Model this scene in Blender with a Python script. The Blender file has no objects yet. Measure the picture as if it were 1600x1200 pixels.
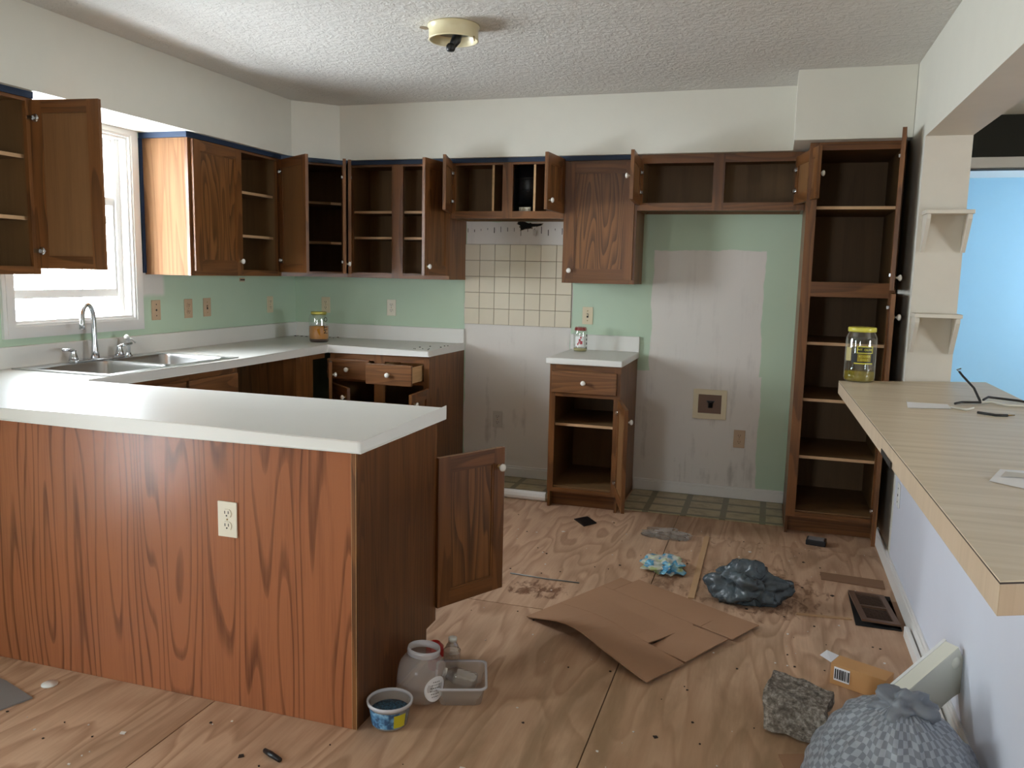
import bpy, bmesh, math, random
from mathutils import Vector, Matrix, Euler, noise as mnoise
random.seed(7)
SC = bpy.context.scene
COL = SC.collection
R = math.radians

# ------------------------------------------------------------------ camera
cam_d = bpy.data.cameras.new('camera')
cam_d.sensor_width = 36.0
cam_d.lens = 1280.95 / 1600 * 36
cam_d.clip_start = 0.05
cam = bpy.data.objects.new('camera', cam_d)
COL.objects.link(cam)
yaw, pit, rol = R(17.4187), R(7.6714), R(1.28)
fwd = Vector((-math.sin(yaw) * math.cos(pit), math.cos(yaw) * math.cos(pit), -math.sin(pit)))
rgt = Vector((math.cos(yaw), math.sin(yaw), 0))
upv = rgt.cross(fwd)
r2 = math.cos(rol) * rgt + math.sin(rol) * upv
u2 = -math.sin(rol) * rgt + math.cos(rol) * upv
m = Matrix((r2, u2, -fwd)).transposed().to_4x4()
m.translation = Vector((3.3531, -5.3064, 1.4016))
cam.matrix_world = m
SC.camera = cam

# ------------------------------------------------------------------ world, daylight portals, exposure
W = bpy.data.worlds.new('overcast_sky')
SC.world = W
W.use_nodes = True
bg = W.node_tree.nodes['Background']
bg.inputs[0].default_value = (0.86, 0.93, 1.0, 1)
bg.inputs[1].default_value = 70.0
SC.view_settings.view_transform = 'Standard'
SC.view_settings.look = 'None'
SC.view_settings.exposure = -0.3
SC.view_settings.gamma = 1.0
SC.view_settings.use_curve_mapping = False
SC.cycles.use_denoising = True
SC.cycles.max_bounces = 10
SC.cycles.diffuse_bounces = 6
SC.cycles.transparent_max_bounces = 16
SC.cycles.caustics_reflective = False
SC.cycles.caustics_refractive = False


def portal(name, loc, rot, sx, sy):
    l = bpy.data.lights.new(name, 'AREA')
    l.shape = 'RECTANGLE'
    l.size, l.size_y = sx, sy
    l.cycles.is_portal = True
    o = bpy.data.objects.new(name, l)
    o.location = loc
    o.rotation_euler = rot
    COL.objects.link(o)


# openings in the shell (daylight comes in through these only; unseen ones are sized for the light)
KW = (-2.37, -1.62, 1.116, 2.077)        # kitchen window on x=0:  y0,y1,z0,z1
PD = (-5.10, -4.75, 0.04, 1.98)          # glass side door on x=0
RW = (1.7, 2.3, 1.10, 1.80)              # rear window on y=-8
LW = (-4.6, -3.5, 0.9, 1.95)              # living room window on x=8
BW = (2.6, 3.3, 0.9, 2.0)                # unseen window added to brighten the blue room, on x=7.4
portal('window_daylight', (-0.15, (KW[0] + KW[1]) / 2, (KW[2] + KW[3]) / 2), (0, R(-90), 0), KW[3] - KW[2], KW[1] - KW[0])
portal('dining_daylight', (-0.15, (PD[0] + PD[1]) / 2, (PD[2] + PD[3]) / 2), (0, R(-90), 0), PD[3] - PD[2], PD[1] - PD[0])
portal('rear_daylight', ((RW[0] + RW[1]) / 2, -8.15, (RW[2] + RW[3]) / 2), (R(90), 0, 0), RW[1] - RW[0], RW[3] - RW[2])
portal('living_daylight', (8.15, (LW[0] + LW[1]) / 2, (LW[2] + LW[3]) / 2), (0, R(90), 0), LW[3] - LW[2], LW[1] - LW[0])
portal('blue_room_daylight', (7.55, (BW[0] + BW[1]) / 2, (BW[2] + BW[3]) / 2), (0, R(90), 0), BW[3] - BW[2], BW[1] - BW[0])


# ------------------------------------------------------------------ materials
def srgb(r, g, b):
    f = lambda c: (c / 255 / 12.92) if c / 255 <= 0.04045 else ((c / 255 + 0.055) / 1.055) ** 2.4
    return (f(r), f(g), f(b), 1)


class NT:
    def __init__(s, name):
        s.m = bpy.data.materials.new(name)
        s.m.use_nodes = True
        s.t = s.m.node_tree
        s.b = s.t.nodes['Principled BSDF']

    def n(s, typ, **kw):
        nd = s.t.nodes.new(typ)
        for k, v in kw.items():
            if k == 'inp':
                for i, x in v.items():
                    if hasattr(x, 'is_linked') or isinstance(x, bpy.types.NodeSocket):
                        s.t.links.new(x, nd.inputs[i])
                    else:
                        nd.inputs[i].default_value = x
            else:
                setattr(nd, k, v)
        return nd

    def math(s, op, a, b=0.0, c=0.0):
        return s.n('ShaderNodeMath', operation=op, inp={0: a, 1: b, 2: c}).outputs[0]

    def mix(s, f, a, b, mode='MIX'):
        nd = s.n('ShaderNodeMix', data_type='RGBA', blend_type=mode)
        for i, x in ((0, f), (6, a), (7, b)):
            if isinstance(x, bpy.types.NodeSocket):
                s.t.links.new(x, nd.inputs[i])
            else:
                nd.inputs[i].default_value = x
        return nd.outputs[2]

    def ramp(s, f, stops):
        nd = s.n('ShaderNodeValToRGB', inp={0: f})
        e = nd.color_ramp.elements
        while len(e) < len(stops):
            e.new(0.5)
        for i, (p, c) in enumerate(stops):
            e[i].position = p
            e[i].color = c if len(c) == 4 else (*c, 1)
        return nd.outputs[0]

    def coord(s, scale=(1, 1, 1), rand=False, kind='Object'):
        tc = s.n('ShaderNodeTexCoord').outputs[kind]
        if rand:
            oi = s.n('ShaderNodeObjectInfo').outputs['Random']
            v = s.n('ShaderNodeCombineXYZ', inp={0: s.math('MULTIPLY', oi, 37.0), 1: s.math('MULTIPLY', oi, 91.0), 2: s.math('MULTIPLY', oi, 53.0)})
            tc = s.n('ShaderNodeVectorMath', operation='ADD', inp={0: tc, 1: v.outputs[0]}).outputs[0]
        return s.n('ShaderNodeMapping', inp={0: tc, 3: scale}).outputs[0]

    def noise(s, vec, scale=1.0, detail=2.0, rough=0.5, dist=0.0):
        return s.n('ShaderNodeTexNoise', inp={'Vector': vec, 'Scale': scale, 'Detail': detail, 'Roughness': rough, 'Distortion': dist}).outputs[0]

    def set(s, col=None, rough=None, metal=None, spec=None, **kw):
        for k, v in (('Base Color', col), ('Roughness', rough), ('Metallic', metal), ('Specular IOR Level', spec)):
            if v is None:
                continue
            if isinstance(v, bpy.types.NodeSocket):
                s.t.links.new(v, s.b.inputs[k])
            else:
                s.b.inputs[k].default_value = v
        return s

    def bump(s, h, strength=0.2, dist=0.01):
        nd = s.n('ShaderNodeBump', inp={'Height': h, 'Strength': strength, 'Distance': dist})
        s.t.links.new(nd.outputs[0], s.b.inputs['Normal'])
        return s


def plain(name, col, rough=0.5, metal=0.0, var=0.06, spec=0.5):
    t = NT(name)
    n = t.noise(t.coord((1, 1, 1)), 9.0, 4.0, 0.6)
    dk = tuple(c * (1 - var * 2) for c in col[:3]) + (1,)
    t.set(t.mix(n, dk, col), rough, metal, spec)
    return t.m


def oak(name, lite, dark, axis, rings=9.0, wide=7.0, along=0.7, rough=0.36, contrast=1.0, style=None, spec=0.4):
    """stained oak: contour lines of a noise field stretched along the grain axis, plus fine pores"""
    t = NT(name)
    sc = [wide, wide, wide]
    sc['xyz'.index(axis)] = along
    v = t.coord(tuple(sc), rand=True)
    f = t.noise(v, 1.0, 1.5, 0.45, 0.15)
    if style:
        f = t.noise(v, 1.0, 0.9, 0.4, 0.0)
        xx = t.n('ShaderNodeSeparateXYZ', inp={0: t.n('ShaderNodeTexCoord').outputs['Object']}).outputs[0]
        f = t.math('ADD', f, t.math('MULTIPLY', xx, 0.45))
    fr = t.math('FRACT', t.math('MULTIPLY', f, rings))
    line = t.ramp(fr, [(0.0, (0, 0, 0)), (0.35, (0.25,) * 3), (0.8, (0.9,) * 3), (0.93, (1, 1, 1)), (1.0, (0.05,) * 3)] if style is None else
                  [(0.0, (0, 0, 0)), (0.66, (0.05,) * 3), (0.80, (0.8,) * 3), (0.90, (1, 1, 1)), (0.97, (0.6,) * 3), (1.0, (0, 0, 0))])
    ps = [160, 160, 160]
    ps['xyz'.index(axis)] = 5
    pore = t.noise(t.coord(tuple(ps), rand=True), 1.0, 3.0, 0.6)
    bs = [22, 22, 22]
    bs['xyz'.index(axis)] = 1.2
    band = t.noise(t.coord(tuple(bs), rand=True), 1.0, 3.0, 0.6)
    k = t.math('ADD', t.math('MULTIPLY', line, 0.55 * contrast), t.math('MULTIPLY', t.math('SUBTRACT', band, 0.5), 0.9))
    k = t.math('ADD', k, t.math('MULTIPLY', t.math('SUBTRACT', pore, 0.5), 0.7))
    c = t.mix(t.n('ShaderNodeClamp', inp={0: k}).outputs[0], lite, dark)
    t.set(c, rough, 0.0, spec)
    t.bump(pore, 0.08, 0.002)
    return t.m


OAK_L, OAK_D = srgb(124, 80, 43), srgb(62, 36, 18)
M = {}
M['oak_z'] = oak('oak_vertical_grain', OAK_L, OAK_D, 'z')
M['oak_x'] = oak('oak_horizontal_grain', OAK_L, OAK_D, 'x')
M['oak_y'] = oak('oak_depth_grain', OAK_L, OAK_D, 'y')
M['door_z'] = oak('oak_door_panel', srgb(130, 86, 47), srgb(62, 36, 18), 'z', 15, 7.0, 0.75, 0.36, 1.3)
M['drawer_x'] = oak('oak_drawer_front', srgb(128, 86, 52), srgb(68, 40, 21), 'x', 9, 9.0, 0.9)
M['inner'] = oak('cabinet_interior_laminate', srgb(122, 92, 58), srgb(98, 72, 44), 'z', 5, 5, 0.5, 0.55, 0.5)
M['doorback'] = oak('door_back_panel', srgb(128, 90, 54), srgb(98, 66, 38), 'z', 4, 4, 0.4, 0.5, 0.5)
M['shelf_edge'] = oak('shelf_banding', srgb(206, 170, 130), srgb(176, 136, 98), 'x', 4, 6, 0.5, 0.5, 0.5)
M['pale'] = oak('pale_drawer_box', srgb(214, 176, 128), srgb(180, 138, 92), 'y', 5, 9, 0.9, 0.5, 0.6)
M['pen_panel'] = oak('peninsula_plywood', srgb(156, 96, 62), srgb(80, 43, 26), 'z', 16, 6.0, 0.6, 0.27, 1.1, 'thin')
M['side_lam'] = oak('side_panel_laminate', srgb(136, 100, 70), srgb(98, 68, 44), 'z', 12, 8, 0.5, 0.62, 0.9, None, 0.12)
M['pen_side'] = oak('peninsula_side_oak', srgb(112, 70, 38), srgb(56, 32, 16), 'z', 12, 14, 0.6, 0.4)


def plywood():
    t = NT('floor_plywood')
    v = t.coord((4.2, 0.75, 1), rand=True)
    f = t.noise(v, 1.0, 2.2, 0.5, 0.35)
    fr = t.math('FRACT', t.math('MULTIPLY', f, 11.0))
    line = t.ramp(fr, [(0.0, (0, 0, 0)), (0.4, (0.2,) * 3), (0.85, (0.8,) * 3), (1.0, (0.1,) * 3)])
    fine = t.noise(t.coord((90, 6, 1), rand=True), 1.0, 3.0, 0.6)
    k = t.math('ADD', t.math('MULTIPLY', line, 0.8), t.math('MULTIPLY', t.math('SUBTRACT', fine, 0.5), 0.7))
    c = t.mix(t.n('ShaderNodeClamp', inp={0: k}).outputs[0], srgb(208, 174, 147), srgb(138, 100, 76))
    g = t.n('ShaderNodeNewGeometry').outputs['Position']
    big = t.noise(t.n('ShaderNodeMapping', inp={0: g, 3: (1.2, 1.2, 1)}).outputs[0], 1.0, 4.0, 0.6)
    c = t.mix(t.ramp(big, [(0.35, (0, 0, 0)), (0.75, (0.5,) * 3)]), c, srgb(170, 128, 100))
    # grime and old adhesive where the vinyl came off
    sx = t.n('ShaderNodeSeparateXYZ', inp={0: g})
    X, Y = sx.outputs[0], sx.outputs[1]

    def blob(cx, cy, rx, ry):
        a = t.math('DIVIDE', t.math('SUBTRACT', X, cx), rx)
        b = t.math('DIVIDE', t.math('SUBTRACT', Y, cy), ry)
        d = t.math('ADD', t.math('MULTIPLY', a, a), t.math('MULTIPLY', b, b))
        return t.n('ShaderNodeMapRange', inp={0: d, 1: 1.0, 2: 0.1, 3: 0.0, 4: 1.0}).outputs[0]
    area = t.math('MAXIMUM', blob(3.35, -1.55, 0.5, 0.55), t.math('MAXIMUM', blob(2.42, -1.9, 0.26, 0.16), blob(2.95, -1.45, 0.16, 0.5)))
    area = t.math('MAXIMUM', area, t.math('MULTIPLY', blob(3.4, -0.95, 0.7, 0.35), 0.6))
    pat = t.noise(t.n('ShaderNodeMapping', inp={0: g, 3: (26, 13, 1)}).outputs[0], 1.0, 6.0, 0.65, 0.5)
    spots = t.ramp(t.math('ADD', pat, t.math('MULTIPLY', t.math('SUBTRACT', area, 1.0), 0.4)), [(0.41, (0, 0, 0)), (0.55, (0.95,) * 3)])
    c = t.mix(spots, c, srgb(98, 56, 36))
    grime = t.ramp(t.noise(t.n('ShaderNodeMapping', inp={0: g, 3: (3, 2.2, 1)}).outputs[0], 1.0, 5.0, 0.6), [(0.5, (0, 0, 0)), (0.78, (0.55,) * 3)])
    c = t.mix(grime, c, srgb(146, 116, 92))
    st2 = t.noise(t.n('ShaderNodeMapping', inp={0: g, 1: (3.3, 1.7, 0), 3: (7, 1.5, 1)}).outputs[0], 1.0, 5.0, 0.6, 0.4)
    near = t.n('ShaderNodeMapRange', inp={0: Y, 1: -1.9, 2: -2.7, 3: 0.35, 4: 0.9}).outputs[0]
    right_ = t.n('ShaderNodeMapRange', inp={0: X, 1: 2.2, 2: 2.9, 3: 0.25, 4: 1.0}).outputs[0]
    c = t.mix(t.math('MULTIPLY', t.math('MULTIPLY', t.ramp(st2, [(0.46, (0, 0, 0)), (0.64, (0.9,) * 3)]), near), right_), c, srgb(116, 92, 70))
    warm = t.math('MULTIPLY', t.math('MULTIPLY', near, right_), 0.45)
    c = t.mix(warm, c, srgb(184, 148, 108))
    t.set(c, 0.52, 0.0, 0.35)
    t.bump(line, 0.1, 0.002)
    return t.m


M['ply'] = plywood()
M['white_wall'] = plain('off_white_paint', srgb(222, 219, 207), 0.7, 0, 0.03, 0.3)
M['blue_white'] = plain('cool_white_paint', srgb(218, 221, 232), 0.6, 0, 0.02, 0.3)
M['trim_white'] = plain('white_trim_gloss', srgb(232, 230, 226), 0.35, 0, 0.02)
M['post_white'] = plain('cream_post_paint', srgb(216, 208, 194), 0.55, 0, 0.05, 0.3)
M['blue_wall'] = plain('sky_blue_paint', srgb(160, 204, 230), 0.7, 0, 0.02, 0.2)
M['dark_wall'] = plain('charcoal_paint', srgb(52, 52, 48), 0.75, 0, 0.05, 0.2)
M['tape'] = plain('dark_blue_tape', srgb(22, 48, 80), 0.55, 0, 0.25)
M['counter'] = plain('white_laminate', srgb(228, 226, 220), 0.40, 0, 0.02)
M['almond'] = plain('almond_plastic', srgb(222, 208, 176), 0.4, 0, 0.02)
M['ivory'] = plain('ivory_plastic', srgb(230, 222, 202), 0.4, 0, 0.02)
M['tan_plate'] = plain('tan_plastic', srgb(196, 168, 138), 0.45, 0, 0.03)
M['grey_plate'] = plain('grey_white_plastic', srgb(205, 200, 192), 0.45, 0, 0.03)
M['white_plastic'] = plain('white_plastic', srgb(236, 236, 232), 0.35, 0, 0.02)
M['slot'] = plain('dark_slot', srgb(28, 22, 18), 0.6)
M['chrome'] = plain('chrome', srgb(205, 207, 210), 0.14, 1.0, 0.02)
M['steel'] = plain('brushed_steel', srgb(190, 190, 188), 0.28, 1.0, 0.05)
M['brass'] = plain('aged_brass', srgb(180, 150, 95), 0.3, 1.0, 0.1)
M['porcelain'] = plain('white_porcelain', srgb(244, 240, 232), 0.12, 0, 0.01)
M['black'] = plain('black_plastic', srgb(22, 22, 24), 0.4)
M['gap_shade'] = plain('gap_shade_black', srgb(15, 13, 12), 0.9)  # near-black that stands for shade inside gaps and holes
M['tile'] = plain('cream_glazed_tile', srgb(226, 216, 194), 0.16, 0, 0.03)
M['grout'] = plain('dirty_grout', srgb(150, 134, 112), 0.9, 0, 0.1)
M['cream_metal'] = plain('cream_enamel', srgb(232, 220, 180), 0.3, 0, 0.03)
M['galv'] = plain('galvanised_sheet', srgb(150, 152, 150), 0.45, 0.7, 0.15)
M['cardboard'] = plain('brown_cardboard', srgb(166, 128, 100), 0.85, 0, 0.05, 0.15)
M['kraft'] = plain('kraft_carton', srgb(196, 146, 92), 0.7, 0, 0.04)
M['paper'] = plain('white_paper', srgb(238, 238, 240), 0.7, 0, 0.02)
M['print_black'] = plain('black_print', srgb(18, 18, 16), 0.5)
M['print_yellow'] = plain('yellow_print', srgb(214, 206, 70), 0.4)
M['print_red'] = plain('red_print', srgb(196, 70, 80), 0.4)
M['red'] = plain('red_plastic', srgb(176, 16, 18), 0.35)
M['yellow_lid'] = plain('yellow_lid', srgb(218, 208, 84), 0.3)
M['gold_lid'] = plain('gold_lid', srgb(206, 196, 96), 0.25, 0.4)
M['red_lid'] = plain('red_lid', srgb(178, 60, 62), 0.35)
M['brown_strip'] = plain('brown_strip', srgb(132, 98, 72), 0.7)
M['vent_brown'] = plain('brown_register_enamel', srgb(112, 84, 66), 0.45, 0.2)
M['hole'] = plain('dark_void', srgb(16, 11, 8), 0.95)
M['wood_strip'] = plain('pale_wood_strip', srgb(196, 158, 118), 0.6, 0, 0.1)
M['grey_sheet'] = plain('grey_sheet', srgb(142, 140, 140), 0.5, 0.2, 0.1)
M['foil'] = plain('blue_wrapper', srgb(70, 160, 205), 0.25, 0, 0.2)
M['yellow_blob'] = plain('yellow_sticker', srgb(206, 196, 40), 0.5)
M['white_wire'] = plain('white_insulation', srgb(222, 218, 206), 0.5)
M['black_wire'] = plain('black_insulation', srgb(30, 28, 26), 0.5)
M['flakes'] = plain('white_flakes', srgb(226, 220, 212), 0.8)
M['bits'] = plain('dark_bits', srgb(48, 34, 26), 0.9)


def ceiling_mat():
    t = NT('stippled_ceiling')
    v = t.coord((1, 1, 1))
    a = t.noise(v, 34.0, 5.0, 0.65, 0.6)
    w = t.n('ShaderNodeTexVoronoi', inp={'Vector': v, 'Scale': 26.0}).outputs[0]
    h = t.math('ADD', t.ramp(a, [(0.42, (0, 0, 0)), (0.62, (1, 1, 1))]), t.math('MULTIPLY', w, 0.4))
    st = t.ramp(t.noise(v, 1.1, 4.0, 0.55), [(0.5, (0, 0, 0)), (0.8, (0.45,) * 3)])
    t.set(t.mix(st, srgb(220, 217, 211), srgb(180, 174, 166)), 0.85, 0, 0.2)
    t.bump(h, 0.5, 0.009)
    return t.m


M['ceiling'] = ceiling_mat()


def painted_wall(name, axis):
    """green paint with rolled edges left around the old appliances, bare primer elsewhere"""
    t = NT(name)
    g = t.n('ShaderNodeTexCoord').outputs['Object']
    wob = t.noise(t.n('ShaderNodeMapping', inp={0: g, 3: (5, 5, 3)}).outputs[0], 1.0, 3.0, 0.6)
    wob2 = t.noise(t.n('ShaderNodeMapping', inp={0: g, 1: (7, 3, 5), 3: (5, 5, 5)}).outputs[0], 1.0, 3.0, 0.6)
    s = t.n('ShaderNodeSeparateXYZ', inp={0: g})
    U = s.outputs[0] if axis == 'x' else s.outputs[1]
    U = t.math('ADD', U, t.math('MULTIPLY', t.math('SUBTRACT', wob, 0.5), 0.06))
    Z = t.math('ADD', s.outputs[2], t.math('MULTIPLY', t.math('SUBTRACT', wob2, 0.5), 0.05))

    def rect(a, b, c, d, soft=0.004):
        f = lambda v, lo, up: t.n('ShaderNodeMapRange', inp={0: v, 1: lo, 2: lo + (soft if up else -soft), 3: 0.0, 4: 1.0}).outputs[0]
        return t.math('MULTIPLY', t.math('MULTIPLY', f(U, a, True), f(U, b, False)), t.math('MULTIPLY', f(Z, c, True), f(Z, d, False)))
    mx = lambda *a: a[0] if len(a) == 1 else t.math('MAXIMUM', a[0], mx(*a[1:]))
    if axis == 'x':
        bare = mx(rect(1.338, 2.09, -1, 1.75), rect(2.615, 3.305, -1, 1.575), rect(2.4, 3.32, -1, 0.80))
    else:
        bare = rect(-1.6, -1.36, 1.22, 1.5, 0.03)
    green = srgb(166, 202, 176)
    gn = t.noise(t.n('ShaderNodeMapping', inp={0: g, 3: (2, 2, 2)}).outputs[0], 1.0, 4.0, 0.6)
    gc = t.mix(gn, srgb(186, 206, 180), srgb(196, 216, 194))
    streak = t.noise(t.n('ShaderNodeMapping', inp={0: g, 3: (15, 15, 1.0)}).outputs[0], 1.0, 5.0, 0.65)
    sm = t.noise(t.n('ShaderNodeMapping', inp={0: g, 3: (4, 4, 3)}).outputs[0], 1.0, 5.0, 0.65)
    low = t.n('ShaderNodeMapRange', inp={0: s.outputs[2], 1: 1.1, 2: 0.1, 3: 0.25, 4: 1.0}).outputs[0]
    dirt = t.math('MULTIPLY', t.ramp(t.math('MULTIPLY', t.math('ADD', streak, sm), 0.5), [(0.53, (0, 0, 0)), (0.70, (0.75,) * 3)]), low)
    wc = t.mix(dirt, srgb(226, 221, 214), srgb(128, 118, 108))
    t.set(t.mix(bare, gc, wc), 0.6, 0, 0.3)
    return t.m


M['wall_b'] = painted_wall('green_paint_with_bare_patches', 'x')
M['wall_l'] = painted_wall('green_paint_window_wall', 'y')


def vinyl_mat():
    t = NT('vinyl_square_pattern')
    g = t.coord((1, 1, 1))
    br = t.n('ShaderNodeTexBrick', offset=0.0, inp={'Vector': g, 'Color1': srgb(186, 172, 136), 'Color2': srgb(176, 164, 130), 'Mortar': srgb(122, 118, 92),
                                                    'Scale': 1.0, 'Mortar Size': 0.02, 'Mortar Smooth': 0.2, 'Brick Width': 0.225, 'Row Height': 0.16})
    n = t.noise(t.coord((14, 14, 1)), 1.0, 4.0, 0.6)
    c = t.mix(t.ramp(n, [(0.45, (0, 0, 0)), (0.7, (0.6,) * 3)]), br.outputs[0], srgb(120, 104, 80))
    t.set(c, 0.35, 0, 0.4)
    return t.m


M['vinyl'] = vinyl_mat()


def bar_mat():
    t = NT('wood_look_laminate')
    f = t.noise(t.coord((1.6, 26, 26)), 1.0, 3.0, 0.55, 0.3)
    c = t.ramp(f, [(0.3, srgb(206, 188, 160)), (0.5, srgb(220, 203, 177)), (0.72, srgb(228, 213, 190))])
    t.set(c, 0.38, 0, 0.4)
    return t.m


M['bar'] = bar_mat()
M['bar_edge'] = oak('laminate_edge_band', srgb(198, 176, 150), srgb(180, 158, 132), 'z', 4, 14, 1.5, 0.45, 0.6)
M['bar_line'] = plain('dark_laminate_edge', srgb(58, 40, 28), 0.6)


def glass(name, tint=(1, 1, 1, 1), gloss=0.10, rough=0.03):
    t = NT(name)
    t.t.nodes.remove(t.b)
    tr = t.n('ShaderNodeBsdfTransparent', inp={0: tint})
    gl = t.n('ShaderNodeBsdfGlossy', inp={0: (1, 1, 1, 1), 1: rough})
    lw = t.n('ShaderNodeLayerWeight', inp={0: 0.25}).outputs['Facing']
    f = t.math('ADD', t.math('MULTIPLY', lw, 0.45), gloss * 0.5)
    mx = t.n('ShaderNodeMixShader', inp={0: f, 1: tr.outputs[0], 2: gl.outputs[0]})
    t.t.links.new(mx.outputs[0], t.t.nodes['Material Output'].inputs[0])
    return t.m


M['pane'] = glass('window_glass', (0.97, 0.98, 0.98, 1), 0.08)
M['jar'] = glass('jar_glass', (0.90, 0.92, 0.90, 1), 0.2)
M['film'] = glass('clear_film', (0.86, 0.87, 0.88, 1), 0.35, 0.15)


def milky(name, col, alpha=0.55, rough=0.35):
    t = NT(name)
    t.set(col, rough, 0, 0.5)
    t.b.inputs['Alpha'].default_value = alpha
    return t.m


M['milky'] = milky('milky_clear_plastic', srgb(206, 196, 190), 0.36, 0.2)
M['milky_tub'] = milky('frosted_tub_plastic', srgb(206, 198, 190), 0.42, 0.25)
M['rim'] = milky('tub_rim_plastic', srgb(214, 212, 216), 0.8, 0.25)
M['amber'] = milky('amber_liquid', srgb(214, 134, 16), 0.85, 0.1)
M['brine'] = milky('cloudy_brine', srgb(150, 132, 46), 0.92, 0.15)
M['pale_liquid'] = milky('pale_residue', srgb(196, 184, 130), 0.9, 0.2)
M['bin_plastic'] = milky('translucent_bin', srgb(226, 224, 208), 1.0, 0.3)
M['sediment'] = plain('dark_sediment', srgb(60, 22, 8), 0.5)


def check_mat():
    t = NT('grey_check_film')
    uv = t.n('ShaderNodeTexCoord').outputs['UV']
    ch = t.n('ShaderNodeTexChecker', inp={'Vector': uv, 'Color1': srgb(158, 164, 172), 'Color2': srgb(124, 129, 136), 'Scale': 1.0})
    n = t.noise(t.coord((30, 30, 30)), 1.0, 4.0, 0.6)
    t.set(ch.outputs[0], 0.38, 0, 0.5)
    t.bump(n, 0.25, 0.006)
    return t.m


M['check'] = check_mat()


def bagmat():
    t = NT('thin_dark_bag_film')
    n = t.noise(t.coord((22, 22, 22)), 1.0, 4.0, 0.6)
    t.set(t.mix(n, srgb(44, 54, 60), srgb(92, 104, 110)), 0.25, 0, 0.6)
    t.b.inputs['Alpha'].default_value = 0.9
    t.bump(n, 0.6, 0.02)
    return t.m


M['bag'] = bagmat()


def stone_mat():
    t = NT('rough_concrete')
    v = t.coord((1, 1, 1))
    n = t.noise(v, 60, 6.0, 0.75)
    c = t.ramp(n, [(0.3, srgb(76, 68, 60)), (0.5, srgb(140, 130, 118)), (0.68, srgb(204, 194, 182))])
    t.set(c, 0.95, 0, 0.2)
    t.bump(n, 0.9, 0.015)
    return t.m


M['stone'] = stone_mat()


def beads_mat():
    t = NT('blue_grit')
    n = t.noise(t.coord((140, 140, 140)), 1.0, 3.0, 0.7)
    t.set(t.ramp(n, [(0.4, srgb(18, 34, 52)), (0.6, srgb(60, 110, 140))]), 0.5)
    t.bump(n, 0.7, 0.01)
    return t.m


M['grit'] = beads_mat()


def wrap_mat():
    t = NT('printed_wrapper')
    n = t.noise(t.coord((16, 16, 16)), 1.0, 2.0, 0.5)
    t.set(t.ramp(n, [(0.34, srgb(176, 190, 130)), (0.44, srgb(208, 212, 200)), (0.53, srgb(186, 190, 184)), (0.56, srgb(70, 150, 190)), (0.64, srgb(130, 180, 200)), (0.7, srgb(186, 196, 140))]), 0.25)
    return t.m


M['wrapper'] = wrap_mat()


def label_blue():
    t = NT('blue_speckled_label')
    n = t.noise(t.coord((60, 60, 60)), 1.0, 2.0, 0.6)
    t.set(t.ramp(n, [(0.4, srgb(50, 84, 120)), (0.56, srgb(96, 150, 190)), (0.7, srgb(150, 190, 212))]), 0.4)
    return t.m


M['bluelabel'] = label_blue()


# ------------------------------------------------------------------ mesh building
FN = {'-x': 0, '+x': 1, '-y': 2, '+y': 3, '-z': 4, '+z': 5}


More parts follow.
